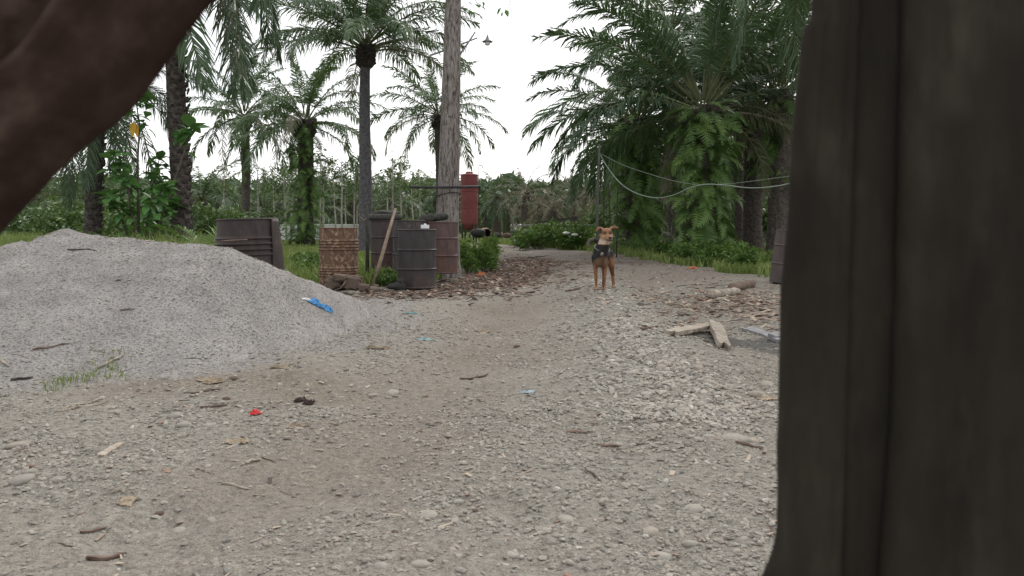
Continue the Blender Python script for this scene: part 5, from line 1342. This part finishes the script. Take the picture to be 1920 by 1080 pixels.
    crumple("plastic_scrap", 990, 737, 30, .03, M['paleblue'], "pale blue plastic scrap on the gravel in mid track", "plastic scrap", 6, .25)
    crumple("dry_leaf", 1298, 505, 24, .05, M['orange'], "orange dry leaf on the track's right edge below the grass", "leaf", 7, .5)
    crumple("dry_leaf", 902, 516, 20, .05, M['orange'], "orange-brown dry leaf on the litter right of the drums", "leaf", 8, .5)
    husks = [(525, 690, 44, "pale torn husk nearest the sand pile's foot"), (395, 718, 62, "large pale husk cluster left of the dark husk"), (705, 655, 60, "long pale orange husk strip left of the track"), (445, 832, 50, "pale husk strip below the red wrapper"), (560, 800, 44, "flat pale husk right of the red wrapper"),
             (236, 945, 36, "dry curled husk at the edge of the bare earth, lower left"), (1440, 750, 50, "pale husk strip beside the post"), (905, 625, 40, "broken pale husk at the edge of the sandy wheel rut")]
    for i, (x, y, w, lab) in enumerate(husks): crumple("husk", x, y, w * .9, .028, M['straw'], lab, "husk", 20 + i, .35)
    for i, (x, y, w) in enumerate(((562, 752, 20), (579, 757, 24))):
        crumple("seed_husk", x, y, w, .03, M['darkhusk'], ["dark curled seed husk, left of a touching pair", "dark curled seed husk, right of a touching pair"][i], "seed husk", 60 + i, .75)
    for i, (x, y, s) in enumerate(((425, 749, 8), (437, 712, 10), (1325, 640, 6), (970, 652, 7), (1135, 975, 10), (740, 1000, 9), (890, 960, 8), (300, 966, 9))):
        p = ground_pt(x, y); r = s / F * p.y; lumpy("clod", M['wood_brown'], p + Vector((0, 0, r * .1)), (r, r * .7, r * .5), 80 + i, (0, 0, i), 2, .8, 1.8, "small dark clod lying on the gravel", "clod", group="small dark clods on the gravel")
build_litter()

# ------------------------------------------------------------------ close to the camera: wooden post at right, cloth at upper left
def build_post():
    D = 0.42; b = Vector(((1750 - HX) / F * D, D, -.02))
    t = empty("wooden_post", b, "blurred dark weathered wooden post filling the right edge of the view", "post")
    wm = NT("dark_weathered_post"); v = wm.mapping(wm.coord(), (1, 1, .25)); nz = wm.noise(v, 30, 5, .6)
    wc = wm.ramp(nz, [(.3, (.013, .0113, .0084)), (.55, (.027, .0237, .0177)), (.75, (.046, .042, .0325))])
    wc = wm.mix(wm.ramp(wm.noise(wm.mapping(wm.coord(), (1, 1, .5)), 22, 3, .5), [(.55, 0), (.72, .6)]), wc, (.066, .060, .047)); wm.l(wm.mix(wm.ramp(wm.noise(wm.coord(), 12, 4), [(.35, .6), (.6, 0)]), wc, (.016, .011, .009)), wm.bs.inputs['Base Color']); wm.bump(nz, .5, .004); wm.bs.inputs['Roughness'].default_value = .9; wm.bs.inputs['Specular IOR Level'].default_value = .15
    ys = [-1600, -600, -200, 0, 34, 42, 120, 200, 300, 400, 480, 540, 620, 700, 780, 850, 920, 960, 1000, 1030, 1060, 1090, 1130, 1200, 1500, 2400, 3900]
    eL = [1590, 1555, 1540, 1531, 1529, 1517, 1508, 1500, 1494, 1489, 1481, 1475, 1473, 1471, 1470, 1467, 1470, 1469, 1468, 1464, 1455, 1440, 1428, 1420, 1415, 1410, 1400]
    eR = [1630, 1626, 1624, 1622, 1621, 1621, 1618, 1616, 1613, 1611, 1608, 1606, 1604, 1602, 1600, 1598, 1596, 1595, 1594, 1593, 1592, 1591, 1590, 1590, 1590, 1590, 1590]
    m0 = [1720, 1712, 1708, 1706, 1706, 1706, 1704, 1702, 1700, 1698, 1696, 1694, 1691, 1688, 1684, 1680, 1676, 1673, 1670, 1668, 1665, 1663, 1660, 1655, 1640, 1620, 1600]
    def board(name, L_, R_, d, th, seed):
        yy = np.concatenate([np.linspace(ys[0], -100, 20), np.linspace(-80, 1160, 80), np.linspace(1180, ys[-1], 24)]); mb = MB(); V = []; n = None
        for y in yy:
            l = np.interp(y, ys, L_); r = np.interp(y, ys, R_) if hasattr(R_, '__len__') else R_
            xl, xr = (l - HX) / F * d, (r - HX) / F * d; z = CH - (y - HY) / F * d; w = xr - xl; rd = min(.010, w * .3)
            ring = []
            for k in range(6): q = math.pi / 2 * k / 5; ring.append((xl + rd * (1 - math.sin(q)), d + rd * (1 - math.cos(q)) if False else d + rd * (1 - math.cos(math.pi / 2 - q)) ))
            ring = [(xl * (d + th) / d + .004, d + th)] + [(xl + rd * (1 - math.cos(q)), d + rd * (1 - math.sin(q))) for q in np.linspace(0, math.pi / 2, 6)]
            ring += [(xl + w * u, d + .0025 * (float(fbm(u * 6 + seed, z * 5, seed, 3)) - .5)) for u in np.linspace(.3, .7, 7)]
            ring += [(xr - rd * (1 - math.cos(q)), d + rd * (1 - math.sin(q))) for q in np.linspace(math.pi / 2, 0, 6)] + [(xr, d + th)]
            n = len(ring); V += [(x - b.x + .0012 * (float(fbm(z * 30, x * 10, seed)) - .5), y_ - b.y, z - b.z) for x, y_ in ring]
        k = len(yy); f = [(i * n + j, (i + 1) * n + j, (i + 1) * n + (j + 1) % n, i * n + (j + 1) % n) for i in range(k - 1) for j in range(n)]
        f += [tuple(range(n)), tuple((k - 1) * n + n - 1 - j for j in range(n))]
        mb.add(V, f); return mb.build(name, wm.mat, t)
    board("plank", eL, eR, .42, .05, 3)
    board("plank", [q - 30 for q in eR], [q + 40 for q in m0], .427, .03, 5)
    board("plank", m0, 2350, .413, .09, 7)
build_post()

def build_cloth():
    edge = [(760, -420), (560, -210), (440, -90), (350, 0), (302, 58), (252, 126), (206, 186), (160, 230), (112, 268), (52, 326), (0, 384), (-120, 520), (-260, 690), (-420, 900)]
    D = .34; E = []
    for i in range(len(edge) - 1):
        for k in range(8): u = k / 8; E.append((edge[i][0] * (1 - u) + edge[i + 1][0] * u, edge[i][1] * (1 - u) + edge[i + 1][1] * u))
    E.append(edge[-1]); nv = 60; V = []; nrm = Vector((-.74, 0, .67))
    b = at(100, 0, D)
    for i, (x, y) in enumerate(E):
        p = at(x, y, D); s = i * .006
        for j in range(nv):
            v = (j / (nv - 1)) ** 1.2 * .34
            fold = .0065 * math.sin(v * 230 + 1.6 * math.sin(s * 4) + .6) * min(1, .25 + v * 20) + .009 * math.sin(v * 95 + s * 6) + .010 * (float(fbm(s * 6, v * 16, 7)) - .5)
            hem = .014 * (1 - min(1, v / .016)) ** 2
            q = p + nrm * v + Vector((0, fold + hem + v * .12, 0)); V.append(q - b)
    f = [(i * nv + j, i * nv + j + 1, (i + 1) * nv + j + 1, (i + 1) * nv + j) for i in range(len(E) - 1) for j in range(nv - 1)]
    m = NT("dark_brown_cloth"); w = m.noise(m.mapping(m.coord(), (1, 1, 1)), 32, 4, .6); m.bump(m.noise(m.coord(), 900, 2), .2, .001)
    m.set(m.ramp(w, [(.3, (.024, .0135, .0105)), (.52, (.038, .023, .018)), (.7, (.068, .045, .036))]), .95, .1)
    mb = MB(); mb.add(V, f); o = mb.build("cloth", m.mat, None, True, b)
    o.modifiers.new("thickness", 'SOLIDIFY').thickness = .004
    tag(o, "blurred dark brown cloth hanging in diagonal folds across the upper left corner", "cloth")
build_cloth()
